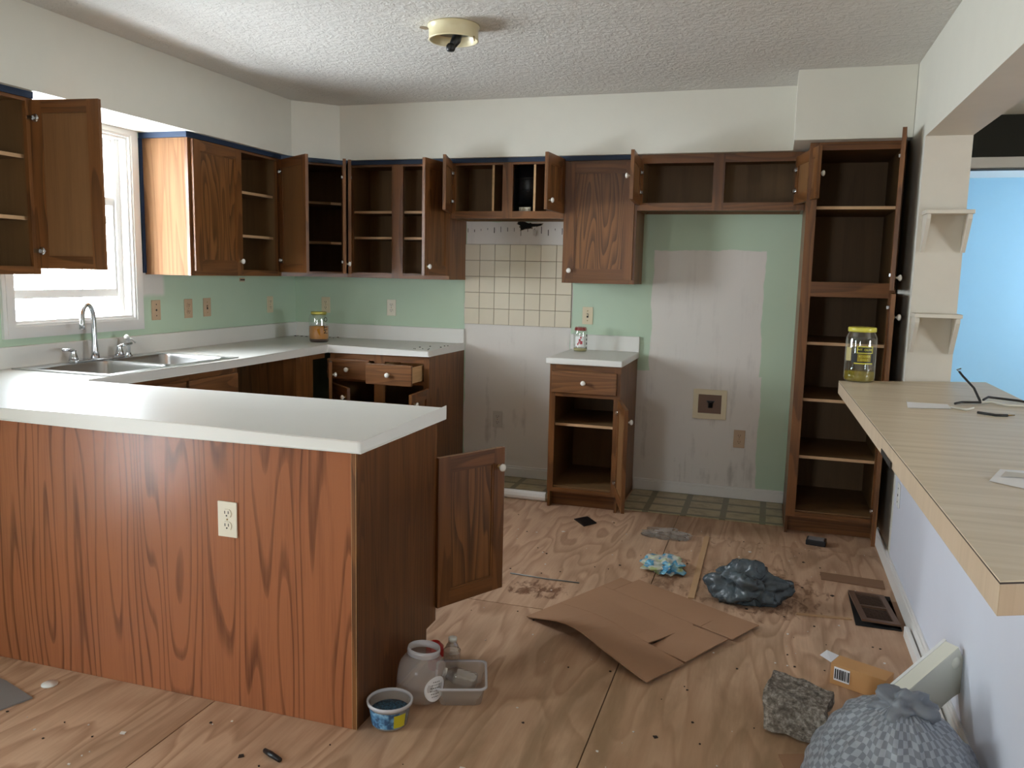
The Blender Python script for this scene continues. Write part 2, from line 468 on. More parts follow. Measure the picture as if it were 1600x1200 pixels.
class MB:
    def __init__(s, *mats):
        s.v, s.f, s.mi, s.mats, s.smooth = [], [], [], list(mats), []

    def slot(s, mat):
        if mat not in s.mats:
            s.mats.append(mat)
        return s.mats.index(mat)

    def add(s, vs, fs, mat=None, smooth=False):
        mi = s.slot(mat) if mat else 0
        if not s.mats and mat is None:
            mi = 0
        o = len(s.v)
        s.v += [tuple(p) for p in vs]
        for f in fs:
            s.f.append(tuple(i + o for i in f))
            s.mi.append(mi)
            s.smooth.append(smooth)
        return s

    def box(s, x0, x1, y0, y1, z0, z1, mat=None, faces=None):
        vs = [(x, y, z) for x in (x0, x1) for y in (y0, y1) for z in (z0, z1)]
        fs = [(0, 1, 3, 2), (4, 6, 7, 5), (0, 4, 5, 1), (2, 3, 7, 6), (0, 2, 6, 4), (1, 5, 7, 3)]
        o = len(s.f)
        s.add(vs, fs, mat)
        for k, mm in (faces or {}).items():
            s.mi[o + FN[k]] = s.slot(mm)
        return s

    def prism(s, poly, z0, z1, mat=None):
        """poly: list of (x,y), counter-clockwise"""
        n = len(poly)
        vs = [(x, y, z0) for x, y in poly] + [(x, y, z1) for x, y in poly]
        fs = [tuple(range(n - 1, -1, -1)), tuple(range(n, 2 * n))] + [(i, (i + 1) % n, n + (i + 1) % n, n + i) for i in range(n)]
        return s.add(vs, fs, mat)

    def lathe(s, prof, segs=24, mat=None, cx=0, cy=0, cz=0, axis='z', sy=1.0, smooth=True, cap=True):
        vs, fs = [], []
        for r, z in prof:
            for k in range(segs):
                a = 2 * math.pi * k / segs
                p = (r * math.cos(a), r * math.sin(a) * sy, z)
                if axis == 'y':
                    p = (p[0], p[2], -p[1])
                elif axis == 'x':
                    p = (p[2], p[0], p[1])
                vs.append((p[0] + cx, p[1] + cy, p[2] + cz))
        n = len(prof)
        for i in range(n - 1):
            for k in range(segs):
                k2 = (k + 1) % segs
                fs.append((i * segs + k, i * segs + k2, (i + 1) * segs + k2, (i + 1) * segs + k))
        s.add(vs, fs, mat, smooth)
        if cap and prof[0][0] > 1e-6:
            s.add(vs[:segs], [tuple(range(segs - 1, -1, -1))], mat)
        if cap and prof[-1][0] > 1e-6:
            s.add(vs[-segs:], [tuple(range(segs))], mat)
        return s

    def tube(s, pts, r, segs=8, mat=None):
        pts = [Vector(p) for p in pts]
        rs = r if isinstance(r, (list, tuple)) else [r] * len(pts)
        vs, fs = [], []
        ref = Vector((0.3, 0.2, 1)).normalized()
        for i, p in enumerate(pts):
            d = (pts[min(i + 1, len(pts) - 1)] - pts[max(i - 1, 0)]).normalized()
            a = d.cross(ref)
            if a.length < 1e-3:
                a = d.cross(Vector((1, 0, 0)))
            a.normalize()
            b = d.cross(a)
            for k in range(segs):
                t = 2 * math.pi * k / segs
                vs.append(p + (a * math.cos(t) + b * math.sin(t)) * rs[i])
        for i in range(len(pts) - 1):
            for k in range(segs):
                k2 = (k + 1) % segs
                fs.append((i * segs + k, (i + 1) * segs + k, (i + 1) * segs + k2, i * segs + k2))
        fs.append(tuple(range(segs)))
        fs.append(tuple(range(len(vs) - 1, len(vs) - segs - 1, -1)))
        return s.add(vs, fs, mat, True)

    def xf(s, mat4):
        s.v = [tuple(mat4 @ Vector(p)) for p in s.v]
        return s

    def build(s, name, parent=None, loc=None, rot=None, bevel=0.0, kind=None):
        me = bpy.data.meshes.new(name)
        me.from_pydata(s.v, [], s.f)
        for mt in s.mats:
            me.materials.append(M[mt])
        for i, p in enumerate(me.polygons):
            p.material_index = s.mi[i]
            p.use_smooth = s.smooth[i]
        bm = bmesh.new()
        bm.from_mesh(me)
        bmesh.ops.remove_doubles(bm, verts=bm.verts, dist=1e-6)
        if bevel > 0:
            bmesh.ops.bevel(bm, geom=[e for e in bm.edges if len(e.link_faces) == 2 and e.calc_face_angle(0) > 0.9], offset=bevel, segments=2, affect='EDGES', profile=0.5)
        bmesh.ops.recalc_face_normals(bm, faces=bm.faces)
        bm.to_mesh(me)
        bm.free()
        o = bpy.data.objects.new(name, me)
        COL.objects.link(o)
        if parent:
            o.parent = parent
        if loc:
            o.location = loc
        if rot:
            o.rotation_euler = rot
        if kind:
            o['kind'] = kind
        return o


def tag(o, label=None, cat=None, group=None, kind=None):
    for k, v in (('label', label), ('category', cat), ('group', group), ('kind', kind)):
        if v:
            o[k] = v
    return o


def empty(name, loc, label, cat, rz=0, group=None, rot=None):
    o = bpy.data.objects.new(name, None)
    o.empty_display_size = 0.1
    o.location = loc
    o.rotation_euler = rot or (0, 0, rz)
    COL.objects.link(o)
    return tag(o, label, cat, group)


def grid_slab(us, vs, inc, w0, w1, plane='xz', mats=('white_wall',)):
    """slab with holes: cells of the u/v grid kept where inc(uc, vc); thickness w0..w1"""
    mb = MB(*mats)

    def P(u, v, w):
        return {'xz': (u, w, v), 'yz': (w, u, v), 'xy': (u, v, w)}[plane]
    keep = {(i, j) for i in range(len(us) - 1) for j in range(len(vs) - 1) if inc((us[i] + us[i + 1]) / 2, (vs[j] + vs[j + 1]) / 2)}
    for (i, j) in keep:
        a, b, c, d = us[i], us[i + 1], vs[j], vs[j + 1]
        mb.add([P(a, c, w0), P(b, c, w0), P(b, d, w0), P(a, d, w0)], [(0, 1, 2, 3)], mats[0])
        mb.add([P(a, c, w1), P(b, c, w1), P(b, d, w1), P(a, d, w1)], [(3, 2, 1, 0)], mats[0])
        for (di, dj, q) in ((-1, 0, ((a, c), (a, d))), (1, 0, ((b, c), (b, d))), (0, -1, ((a, c), (b, c))), (0, 1, ((a, d), (b, d)))):
            if (i + di, j + dj) not in keep:
                (u0, v0), (u1, v1) = q
                mb.add([P(u0, v0, w0), P(u1, v1, w0), P(u1, v1, w1), P(u0, v0, w1)], [(0, 1, 2, 3)], mats[0])
    return mb


def hole(a, b, c, d):
    return lambda u, v: not (a < u < b and c < v < d)


# ------------------------------------------------------------------ the setting
X1, XS, XE, XP, XR = 1.3392, 2.0937, 2.5444, 3.4922, 3.97
ZC, ZS = 2.467, 2.117

# floor: slab and plywood sheets with open joints
fl = MB('hole').box(-0.0, 8.0, -8.0, 1.5, -0.06, -0.012, 'hole').build('floor', kind='structure')
sheets = []
xs = [0.0, 0.48, 1.70, 2.90, 3.97]
cuts = {0: [-8, -5.6, -3.2, -0.8, 0], 1: [-8, -6.7, -4.3, -1.9, 0], 2: [-8, -6.9, -4.54, -2.11, 0], 3: [-8, -5.7, -3.3, -0.86, 0]}
for i in range(4):
    ys = cuts[i]
    for j in range(len(ys) - 1):
        g = 0.002
        MB('ply').box(xs[i] + g, xs[i + 1] - g, ys[j] + g, ys[j + 1] - g, -0.012, 0.0).build('plywood_sheet', fl)
for (a, b, c, d) in ((3.972, 6.0, -8, -4), (3.972, 6.0, -4, 1.5), (6.002, 8, -8, -4), (6.002, 8, -4, 1.5)):
    MB('ply').box(a, b, c, d, -0.012, 0).build('plywood_sheet', fl)

# ceiling
MB('ceiling').box(-0.0, 3.97, -8.0, 0.0, ZC, ZC + 0.06).build('ceiling', kind='structure')
MB('white_wall').box(3.97, 8.0, -8.0, 1.62, 2.60, 2.66).build('ceiling', kind='structure')

# back wall, left whole; the torn hole is a black face laid on it
MB('wall_b').box(0, 3.97, 0, 0.12, -0.012, ZC).build('wall_back', kind='structure')
# left wall with window and patio door
ys = sorted([-8.0, PD[0], PD[1], KW[0], KW[1], 0.12])
zs = sorted([-0.012, PD[2], PD[3], KW[2], KW[3], ZC])
hk, hp = hole(*KW), hole(*PD)
grid_slab(ys, zs, lambda u, v: hk(u, v) and hp(u, v), -0.14, 0.0, 'yz', ('wall_l',)).build('wall_left', kind='structure')
# rear wall
grid_slab([-0.14, RW[0], RW[1], 8.14], [-0.012, RW[2], RW[3], 2.66], hole(*RW), -8.14, -8.0, 'xz').build('wall_rear', kind='structure')
# living room outer wall
grid_slab([-8.0, LW[0], LW[1], 1.62], [-0.012, LW[2], LW[3], 2.66], hole(*LW), 8.0, 8.14, 'yz').build('wall_right', kind='structure')

# partition, header beam, half wall
MB('post_white').box(3.97, 4.165, -1.08, 0.12, 0, 2.60, None, {'-x': 'white_wall'}).build('wall_partition', kind='structure')
MB('white_wall').box(3.97, 4.165, 0.12, 1.5, 0, 2.60).build('wall_partition', kind='structure')
MB('white_wall').box(3.97, 4.165, -8.0, -1.08, 2.062, 2.60, None, {'-z': 'post_white'}).build('wall_header', kind='structure')
hw = MB('blue_white').box(3.97, 4.165, -3.80, -1.08, 0, 0.897).build('wall_half', kind='structure')
# baseboards
bb = MB('trim_white')
bb.box(3.957, 3.97, -3.80, -0.64, 0.0, 0.075).box(3.961, 3.97, -3.80, -0.64, 0.075, 0.092)
bb.build('baseboard_right', kind='structure', bevel=0.002)
sh = MB('trim_white').box(3.932, 3.95, -3.80, -1.86, 0.0, 0.045)
sh.build('trim_shoe', kind='structure', bevel=0.003)
for k, (a, b) in enumerate(((X1 + 0.002, XS + 0.02), (XE + 0.002, XP))):
    MB('trim_white').box(a, b, -0.014, -0.001, 0.008, 0.07).box(a, b, -0.010, -0.001, 0.07, 0.084).build('baseboard_back', kind='structure', bevel=0.002)

# dropped soffit above the cabinets
so = [(0.0, -3.25), (0.348, -3.25), (0.348, -0.572), (0.572, -0.348), (3.41, -0.348), (3.41, -0.706), (3.968, -0.706), (3.968, -0.001), (0.001, -0.001)]
soffit = MB('white_wall').prism(so, ZS, ZC - 0.001).build('wall_soffit', kind='structure')
tp = MB('tape')
tz0, tz1 = 2.090, ZS
tp.box(0.306, 0.316, -3.2, -2.49, tz0, tz1)
tp.prism([(0.306, -1.515), (0.316, -1.515), (0.316, -0.645), (0.306, -0.640)], tz0, tz1)
tp.prism([(0.306, -0.640), (0.316, -0.645), (0.609, -0.317), (0.602, -0.306)], tz0, tz1)
tp.box(0.602, 2.545, -0.317, -0.306, tz0, tz1)
tp.box(0.004, 0.316, -1.535, -1.5165, 2.088, ZS)
tp.box(0.002, 0.012, -1.536, -1.5165, 1.36, 2.088)
tag(tp.build('paint_edge_strip', soffit), 'dark blue unpainted strip along the cabinet tops')

# next room, seen past the post: dark wall with a cased opening, blue room behind
ZO = 2.225
grid_slab([4.165, 4.40, 7.3, 8.0], [-0.012, ZO, 2.66], lambda u, v: not (4.40 < u < 7.3 and v < ZO), 1.5, 1.62, 'xz', ('dark_wall',)).build('wall_far', kind='structure')
MB('trim_white').box(4.31, 7.39, 1.482, 1.5, ZO, ZO + 0.08).box(4.31, 4.40, 1.482, 1.5, 0, ZO).box(7.3, 7.39, 1.482, 1.5, 0, ZO).build('trim_1', kind='structure', bevel=0.003)
MB('blue_wall').box(4.0, 7.4, 4.0, 4.1, 0, 2.44).build('wall_blue', kind='structure')
MB('blue_wall').box(3.9, 4.0, 1.62, 4.1, 0, 2.44).build('wall_blue_left', kind='structure')
grid_slab([1.62, BW[0], BW[1], 4.1], [-0.012, BW[2], BW[3], 2.5], hole(*BW), 7.4, 7.54, 'yz', ('blue_wall',)).build('wall_blue_right', kind='structure')
MB('trim_white').box(3.9, 7.4, 1.62, 4.1, 2.44, 2.5).build('ceiling', kind='structure')
MB('ply').box(3.9, 7.4, 1.5, 4.1, -0.03, 0.0).build('floor', kind='structure')


def window_unit(name, y0, y1, z0, z1, raised=0.10):
    """double hung kitchen window in the x=0 wall, its lower sash raised"""
    w = empty(name, (0, 0, 0), 'white double-hung window over the sink with lower sash raised', 'window')
    tw = 0.066
    c = MB('trim_white')
    for (dy0, dy1, x) in ((0, tw, 0.016), (0.012, tw - 0.018, 0.022)):
        c.box(0, x, y0 - dy1, y0 - dy0, z0 - dy1, z1 + dy1)
        c.box(0, x, y1 + dy0, y1 + dy1, z0 - dy1, z1 + dy1)
        c.box(0, x, y0 - dy0, y1 + dy0, z1 + dy0, z1 + dy1)
        c.box(0, x, y0 - dy0, y1 + dy0, z0 - dy1, z0 - dy0)
    c.build('casing', w)
    j = MB('trim_white')
    j.box(-0.14, 0.001, y0, y0 + 0.012, z0, z1).box(-0.14, 0.001, y1 - 0.012, y1, z0, z1)
    j.box(-0.14, 0.001, y0 + 0.012, y1 - 0.012, z1 - 0.012, z1)
    j.box(-0.14, 0.001, y0 + 0.012, y1 - 0.012, z0, z0 + 0.014)
    j.build('jamb', w)
    a, b = y0 + 0.012, y1 - 0.012
    zm = (z0 + z1) / 2 + 0.02

    def sash(x0, x1, za, zb, nm):
        f = MB('trim_white')
        t = 0.042
        f.box(x0, x1, a, a + t, za, zb).box(x0, x1, b - t, b, za, zb).box(x0, x1, a + t, b - t, za, za + t).box(x0, x1, a + t, b - t, zb - t, zb)
        o = f.build(nm, w)
        xm = (x0 + x1) / 2
        g = MB('pane').box(xm - 0.002, xm + 0.002, a + t, b - t, za + t, zb - t)
        g.build('pane', o)
        for k in (1, 2):
            yy = a + t + (b - a - 2 * t) * k / 3
            MB('trim_white').box(xm - 0.006, xm + 0.006, yy - 0.003, yy + 0.003, za + t, zb - t).build('muntin', o)
    sash(-0.125, -0.095, zm, z1 - 0.012, 'upper_sash')
    sash(-0.09, -0.06, z0 + 0.014 + raised, zm + 0.04 + raised, 'lower_sash')
    s = MB('trim_white').box(-0.056, -0.046, a, a + 0.03, z0 + 0.014, z1 - 0.012).box(-0.056, -0.046, b - 0.03, b, z0 + 0.014, z1 - 0.012)
    s.build('sash_stop', w)
    w['kind'] = 'structure'
    return w


window_unit('window_1', *KW)


def frame_glass(name, plane, a, b, c, d, w, mull, doorlike=False):
    e = empty(name, (0, 0, 0), None, None)
    f = MB('trim_white')
    t = 0.05
    B = (lambda u0, u1, v0, v1: f.box(w - 0.03, w + 0.03, u0, u1, v0, v1)) if plane == 'x' else (lambda u0, u1, v0, v1: f.box(u0, u1, w - 0.03, w + 0.03, v0, v1))
    B(a, a + t, c, d)
    B(b - t, b, c, d)
    B(a + t, b - t, c, c + t)
    B(a + t, b - t, d - t, d)
    for k in range(1, mull):
        mm = a + (b - a) * k / mull
        B(mm - t / 2, mm + t / 2, c + t, d - t)
    o = f.build('frame', e)
    g = MB('pane')
    if plane == 'x':
        g.box(w - 0.003, w + 0.003, a + t, b - t, c + t, d - t)
    else:
        g.box(a + t, b - t, w - 0.003, w + 0.003, c + t, d - t)
    g.build('pane', e)
    e['kind'] = 'structure'


frame_glass('window_5', 'x', *PD, -0.08, 1)
frame_glass('window_2', 'y', *RW, -8.07, 2)
frame_glass('window_3', 'x', *LW, 8.07, 3)
frame_glass('window_4', 'x', *BW, 7.47, 2)  # unseen window, added so daylight reaches the blue wall

# ------------------------------------------------------------------ cabinet parts
FT = 0.019


def knob(parent, x, y, z, axis_sign=-1, metal='porcelain'):
    """cabinet knob on a door local face; sticks out along -y (or +y)"""
    prof = [(0.005, 0.0), (0.0045, 0.010), (0.011, 0.014), (0.0155, 0.020), (0.0145, 0.026), (0.008, 0.030), (0.0, 0.031)]
    k = MB(metal)
    pr = [(r, axis_sign * h) for r, h in prof]
    k.lathe([(0.0, 0)] + pr, 12, metal, x, y, z, 'y')
    k.lathe([(0.0, 0), (0.010, 0), (0.010, axis_sign * 0.003), (0.0, axis_sign * 0.003)], 12, 'brass', x, y, z, 'y')
    return k.build('knob', parent)


def door(parent, w, h, side, loc, ang, kz=None, hinges=(0.06,), back='doorback'):
    """frame and panel door; hinge edge at origin; ang = opening in degrees"""
    s = 1 if side == 'L' else -1
    X = lambda a, b: (min(s * a, s * b), max(s * a, s * b))
    st = 0.055
    d = MB('oak_z')
    for (a, b) in ((0, st), (w - st, w)):
        d.box(*X(a, b), -FT, 0, 0, h, 'oak_z')
    for (z0, z1) in ((0, st), (h - st, h)):
        d.box(*X(st, w - st), -FT, 0, z0, z1, 'oak_x')
    d.box(*X(st - 0.004, w - st + 0.004), -FT + 0.006, -0.005, st - 0.004, h - st + 0.004, 'door_z', {'+y': back})
    # moulded bead inside the frame
    for (a, b) in ((st, st + 0.008), (w - st - 0.008, w - st)):
        d.box(*X(a, b), -FT + 0.0025, -FT + 0.0065, st, h - st, 'oak_z')
    for (z0, z1) in ((st, st + 0.008), (h - st - 0.008, h - st)):
        d.box(*X(st + 0.008, w - st - 0.008), -FT + 0.0025, -FT + 0.0065, z0, z1, 'oak_x')
    o = d.build('door', parent, loc, (0, 0, -s * R(ang)))
    if kz is not None:
        knob(o, s * (w - 0.03), -FT, kz)
    for zz in (0.075, h - 0.075):
        hg = MB('chrome')
        hg.lathe([(0.0, 0.001), (0.017, 0.001), (0.017, 0.004), (0.0, 0.004)], 12, 'chrome', s * 0.026, 0, zz, 'y')
        hg.box(*X(-0.012, 0.022), 0.003, 0.015, zz - 0.008, zz + 0.008, 'chrome')
        hg.build('hinge', o)
    return o


def carcass(root, w, d, z0, z1, openings, shelves=(), mids=(), side_mat='oak_z', toe=0.0, rails=None, lw=0.036, top=True, back=True):
    """cabinet box, front at y=-d. openings: list of (xa,xb,za,zb) holes in the face frame"""
    t = 0.015
    zb = z0 + toe
    MB(side_mat).box(0, t, -d + FT, -0.002, z0, z1, side_mat, {'+x': 'inner'}).build('side_panel', root)
    MB(side_mat).box(w - t, w, -d + FT, -0.002, z0, z1, side_mat, {'-x': 'inner'}).build('side_panel', root)
    zbot = zb + (0.02 if toe else 0.012)
    MB('inner').box(t, w - t, -d + FT, -0.008, zbot, zbot + t, 'inner').build('bottom_panel', root)
    if top:
        MB('inner').box(t, w - t, -d + FT, -0.008, z1 - t - 0.012, z1 - 0.012, 'inner').build('top_panel', root)
    if back:
        MB('inner').box(t, w - t, -0.008, -0.002, zb, z1, 'inner').build('back_panel', root)
    xs = sorted({0.0, w} | {o[0] for o in openings} | {o[1] for o in openings})
    zz = sorted({zb, z1} | {o[2] for o in openings} | {o[3] for o in openings})
    inc = lambda u, v: not any(a < u < b and c < v < e for a, b, c, e in openings)
    # face frame: vertical stiles and horizontal rails
    ff = MB('oak_z', 'oak_x')
    for i in range(len(xs) - 1):
        uc = (xs[i] + xs[i + 1]) / 2
        inopen = any(a < uc < b for a, b, c, e in openings)
        if not inopen:
            ff.box(xs[i], xs[i + 1], -d, -d + FT, zb, z1, 'oak_z')
        else:
            for j in range(len(zz) - 1):
                vc = (zz[j] + zz[j + 1]) / 2
                if inc(uc, vc):
                    ff.box(xs[i], xs[i + 1], -d + 0.0004, -d + FT, zz[j], zz[j + 1], 'oak_x')
    ff.build('face_frame', root)
    for sh_ in shelves:
        z, a, b = sh_ if isinstance(sh_, tuple) else (sh_, t, w - t)
        MB('inner').box(a + 0.001, b - 0.001, -d + 0.045, -0.010, z - 0.016, z, 'inner', {'-y': 'shelf_edge'}).build('shelf', root)
    if toe:
        MB('oak_x').box(t, w - t, -d + 0.075, -d + 0.09, z0 + 0.001, zb + 0.02, 'oak_x').build('toe_kick', root)


ZU, ZT = 1.352, 2.116
DZ, DH = 1.378, 0.706

# --- near-left upper cabinet (front faces +x): local x -> world y
W_ = 0.70
c = empty('upper_cabinet', (0, -2.485 - W_, 0), 'dark oak upper cabinet on the near side of the window, its door swung open', 'cabinet', R(90))
carcass(c, W_, 0.305, ZU, ZT, [(0.036, W_ - 0.036, ZU + 0.035, ZT - 0.04)], [1.60, 1.86])
door(c, 0.325, DH, 'R', (W_ - 0.018, -0.307, DZ), 97, None)
# --- left run upper with the closed door
c = empty('upper_cabinet', (0, -1.515, 0), 'dark oak upper cabinet beside the window with one door closed and one open', 'cabinet', R(90))
W_ = 0.873
carcass(c, W_, 0.305, ZU, ZT, [(0.036, 0.418, ZU + 0.035, ZT - 0.04), (0.456, W_ - 0.036, ZU + 0.035, ZT - 0.04)], [1.60, 1.86], side_mat='side_lam')
door(c, 0.425, DH, 'L', (0.018, -0.307, DZ), 0, 0.06)
door(c, 0.40, DH, 'R', (W_ - 0.018, -0.307, DZ), 56, None)

# --- diagonal corner upper
c = empty('corner_cabinet', (0, 0, 0), 'dark corner upper cabinet with a diagonal opening and empty black shelves', 'cabinet')
A, B = Vector((0.305, -0.640)), Vector((0.603, -0.305))
body = MB('oak_z')
body.prism([(0.003, -0.64), (0.018, -0.64), (0.018, -0.003), (0.003, -0.003)], ZU, ZT, 'inner')
body.build('side_panel', c)
MB('inner').box(0.018, 0.603, -0.018, -0.003, ZU, ZT).build('back_panel', c)
MB('inner').prism([(0.02, -0.638), (A.x, -0.638), (B.x, -0.305), (B.x, -0.02), (0.02, -0.02)], ZU + 0.012, ZU + 0.027).build('bottom_panel', c)
MB('inner').prism([(0.02, -0.638), (A.x, -0.638), (B.x, -0.305), (B.x, -0.02), (0.02, -0.02)], ZT - 0.03, ZT - 0.015).build('top_panel', c)
dv = (B - A).normalized()
L = (B - A).length
nrm = Vector((dv.y, -dv.x))
ang = math.atan2(dv.y, dv.x)
for z in (1.585, 1.845):
    MB('inner').prism([(0.02, -0.63), (A.x + 0.0, -0.60), (B.x - 0.03, -0.29), (B.x - 0.02, -0.02), (0.02, -0.02)], z - 0.016, z, 'inner').build('shelf', c)
    MB('shelf_edge').box(0.035, L - 0.035, 0.031, 0.034, z - 0.016, z).build('shelf_edging', c, (A.x, A.y, 0), (0, 0, ang))
ff = MB('oak_z', 'oak_x')
ff.box(0, 0.036, 0, FT, ZU, ZT, 'oak_z').box(L - 0.036, L, 0, FT, ZU, ZT, 'oak_z')
ff.box(0.036, L - 0.036, 0, FT, ZU, ZU + 0.035, 'oak_x').box(0.036, L - 0.036, 0, FT, ZT - 0.04, ZT, 'oak_x')
ff.build('face_frame', c, (A.x, A.y, 0), (0, 0, ang))
P_ = B - dv * 0.028 + nrm * 0.003
o = door(c, 0.37, DH, 'R', (P_.x, P_.y, DZ), 0, 0.06)
# hinge-right door closed direction is local -x; aim it from the hinge towards the room
o.rotation_euler = (0, 0, math.atan2(-0.875, 0.47) - math.pi)

# --- back wall double upper
c = empty('upper_cabinet', (0.603, 0, 0), 'dark oak upper cabinet with two open doors left of the range bay', 'cabinet')
W_ = X1 - 0.603
carcass(c, W_, 0.305, ZU, ZT, [(0.04, 0.325, ZU + 0.035, ZT - 0.04), (0.405, W_ - 0.036, ZU + 0.035, ZT - 0.04)], [1.625, 1.795])
door(c, 0.34, DH, 'L', (0.012, -0.307, DZ), 59, None)
door(c, 0.33, DH, 'R', (W_ - 0.014, -0.307, DZ), 84, 0.055)

# --- short cabinet over the range bay
c = empty('hood_cabinet', (X1 + 0.001, 0, 0), 'short oak cabinet above the tile with black duct and a loose receptacle', 'cabinet')
W_ = XS - X1 - 0.002
zr = 1.745
carcass(c, W_, 0.305, zr, ZT, [(0.036, 0.352, zr + 0.045, ZT - 0.04), (0.42, W_ - 0.036, zr + 0.045, ZT - 0.04)], [])
for xx in (0.272, 0.545):
    MB('inner').box(xx, xx + 0.014, -0.27, -0.012, zr + 0.03, ZT - 0.03, 'inner', {'-y': 'pale'}).build('divider', c)
MB('gap_shade').box(0.288, 0.543, -0.02, -0.010, zr + 0.03, ZT - 0.03).build('chase_back', c)  # black sheet: shade of the dark gap put into its colour
dm = MB('black').lathe([(0.076, zr + 0.10), (0.076, ZT - 0.03)], 20, 'black', 0.47, -0.115, 0)
for zz in (1.92, 2.0):
    dm.lathe([(0.079, zz), (0.079, zz + 0.012)], 20, 'black', 0.47, -0.115, 0)
dm.build('exhaust_duct', c)
rc = MB('ivory').box(0.445, 0.52, -0.242, -0.225, zr + 0.045, zr + 0.075, 'ivory')
for xx in (0.464, 0.501):
    rc.lathe([(0.0, 0), (0.0145, 0), (0.0145, -0.006), (0.0, -0.006)], 14, 'ivory', xx, -0.242, zr + 0.06, 'y')
    for dx in (-0.005, 0.005):
        rc.box(xx + dx - 0.0014, xx + dx + 0.0014, -0.2495, -0.2485, zr + 0.056, zr + 0.066, 'slot')
rc.box(0.40, 0.56, -0.225, -0.15, zr + 0.03, zr + 0.05, 'galv')
tag(rc.build('receptacle', c), 'loose ivory receptacle on its side')
door(c, 0.325, 0.325, 'L', (0.014, -0.307, zr + 0.03), 75, None)
door(c, 0.325, 0.325, 'R', (W_ - 0.014, -0.307, zr + 0.03), 86, 0.055)

# --- tall closed door upper
c = empty('upper_cabinet', (XS, 0, 0), 'oak upper cabinet with its tall door closed beside the tile', 'cabinet')
W_ = XE - XS
carcass(c, W_, 0.305, ZU, ZT, [(0.036, W_ - 0.036, ZU + 0.035, ZT - 0.04)], [1.6, 1.85])
door(c, W_ - 0.035, DH - 0.01, 'R', (W_ - 0.014, -0.307, DZ), 0, 0.05)

# --- cabinet over the fridge bay
c = empty('fridge_top_cabinet', (XE + 0.001, 0, 0), 'short wide oak cabinet over the bare wall patch, both doors open', 'cabinet')
W_ = XP - XE - 0.003
zf = 1.792
carcass(c, W_, 0.305, zf, ZT, [(0.03, 0.435, zf + 0.045, ZT - 0.05), (0.50, W_ - 0.06, zf + 0.045, ZT - 0.05)], [])
door(c, 0.42, 0.265, 'L', (0.016, -0.307, zf + 0.03), 86.5, 0.13)
door(c, 0.42, 0.265, 'R', (W_ - 0.058, -0.307, zf + 0.03), 103.5, 0.13)

# --- pantry
c = empty('pantry_cabinet', (XP + 0.001, 0, 0), 'tall dark oak pantry with empty shelves and both doors open', 'cabinet')
W_ = 3.957 - XP
carcass(c, W_, 0.62, 0.0, 2.115, [(0.05, W_ - 0.03, 0.128, 1.316), (0.05, W_ - 0.03, 1.394, 2.075)],
        [0.440, 0.760, 1.070, 1.394, 1.792], toe=0.10)
door(c, 0.42, 0.75, 'R', (W_ - 0.022, -0.623, 1.362), 82, 0.06)
door(c, 0.42, 1.24, 'R', (W_ - 0.022, -0.623, 0.105), 83.5, 1.13)

# ------------------------------------------------------------------ base cabinets
ZB = 0.876


def drawer(root, w, h, loc, pull, depth=0.42):
    o = MB('drawer_x').box(0, w, -FT, 0, 0, h, 'drawer_x').build('drawer', root, (loc[0], loc[1] - pull, loc[2]), bevel=0.004)
    b = MB('pale')
    a = 0.02
    b.box(a, a + 0.012, 0, depth, 0.012, h - 0.02, 'pale').box(w - a - 0.012, w - a, 0, depth, 0.012, h - 0.02, 'pale')
    b.box(a, w - a, depth, depth + 0.012, 0.012, h - 0.02, 'pale').box(a + 0.012, w - a - 0.012, 0, depth, 0.016, 0.022, 'pale')
    b.box(a + 0.012, w - a - 0.012, 0, 0.012, 0.012, h - 0.02, 'pale')
    b.build('drawer_box', o)
    knob(o, w / 2, -FT, h / 2)
    return o


# back run base with two drawers
c = empty('base_cabinet', (0.64, 0, 0), 'dark oak base cabinet with two drawers pulled out below the white counter', 'cabinet')
W_ = X1 - 0.64 - 0.004
carcass(c, W_, 0.61, 0.0, ZB, [(0.03, 0.315, 0.13, 0.69), (0.39, W_ - 0.036, 0.13, 0.69), (0.03, 0.315, 0.715, 0.83), (0.39, W_ - 0.036, 0.715, 0.83)], [0.42], toe=0.10)
drawer(c, 0.295, 0.128, (0.008, -0.612, 0.708), 0.035)
drawer(c, 0.308, 0.128, (0.354, -0.612, 0.708), 0.172)
door(c, 0.30, 0.55, 'L', (0.02, -0.613, 0.125), 40, 0.49)
door(c, 0.30, 0.55, 'R', (W_ - 0.014, -0.613, 0.125), 93, 0.49)
# folding door of the blind corner, standing edge-on
door(c, 0.20, 0.70, 'R', (-0.004, -0.616, 0.125), 119, 0.62)

# left run: sink base (front faces +x) and blind corner, dishwasher bay between
c = empty('sink_base_cabinet', (0, -2.53, 0), 'dark oak sink base with false drawer fronts under the sink', 'cabinet', R(90))
W_ = 0.985
carcass(c, W_, 0.61, 0.0, ZB, [(0.30, 0.60, 0.13, 0.69), (0.64, W_ - 0.04, 0.13, 0.69)], [], toe=0.10, top=False)
for (a, b) in ((0.18, 0.555), (0.575, W_ - 0.02)):
    MB('drawer_x').box(a, b, -0.612 - FT, -0.612, 0.705, 0.84, 'drawer_x').build('false_front', c, bevel=0.004)
door(c, 0.35, 0.57, 'L', (0.285, -0.613, 0.115), 0, 0.5)
door(c, 0.35, 0.57, 'R', (W_ - 0.02, -0.613, 0.115), 0, 0.5)
c = empty('corner_base_cabinet', (0, -0.965, 0), 'dark corner base cabinet beyond the empty dishwasher bay', 'cabinet', R(90))
t = 0.015
MB('oak_z').box(0, t, -0.61 + FT, -0.002, 0, ZB).build('side_panel', c)
MB('inner').box(0.015, 0.945, -0.018, -0.004, 0.02, ZB).build('back_panel', c)
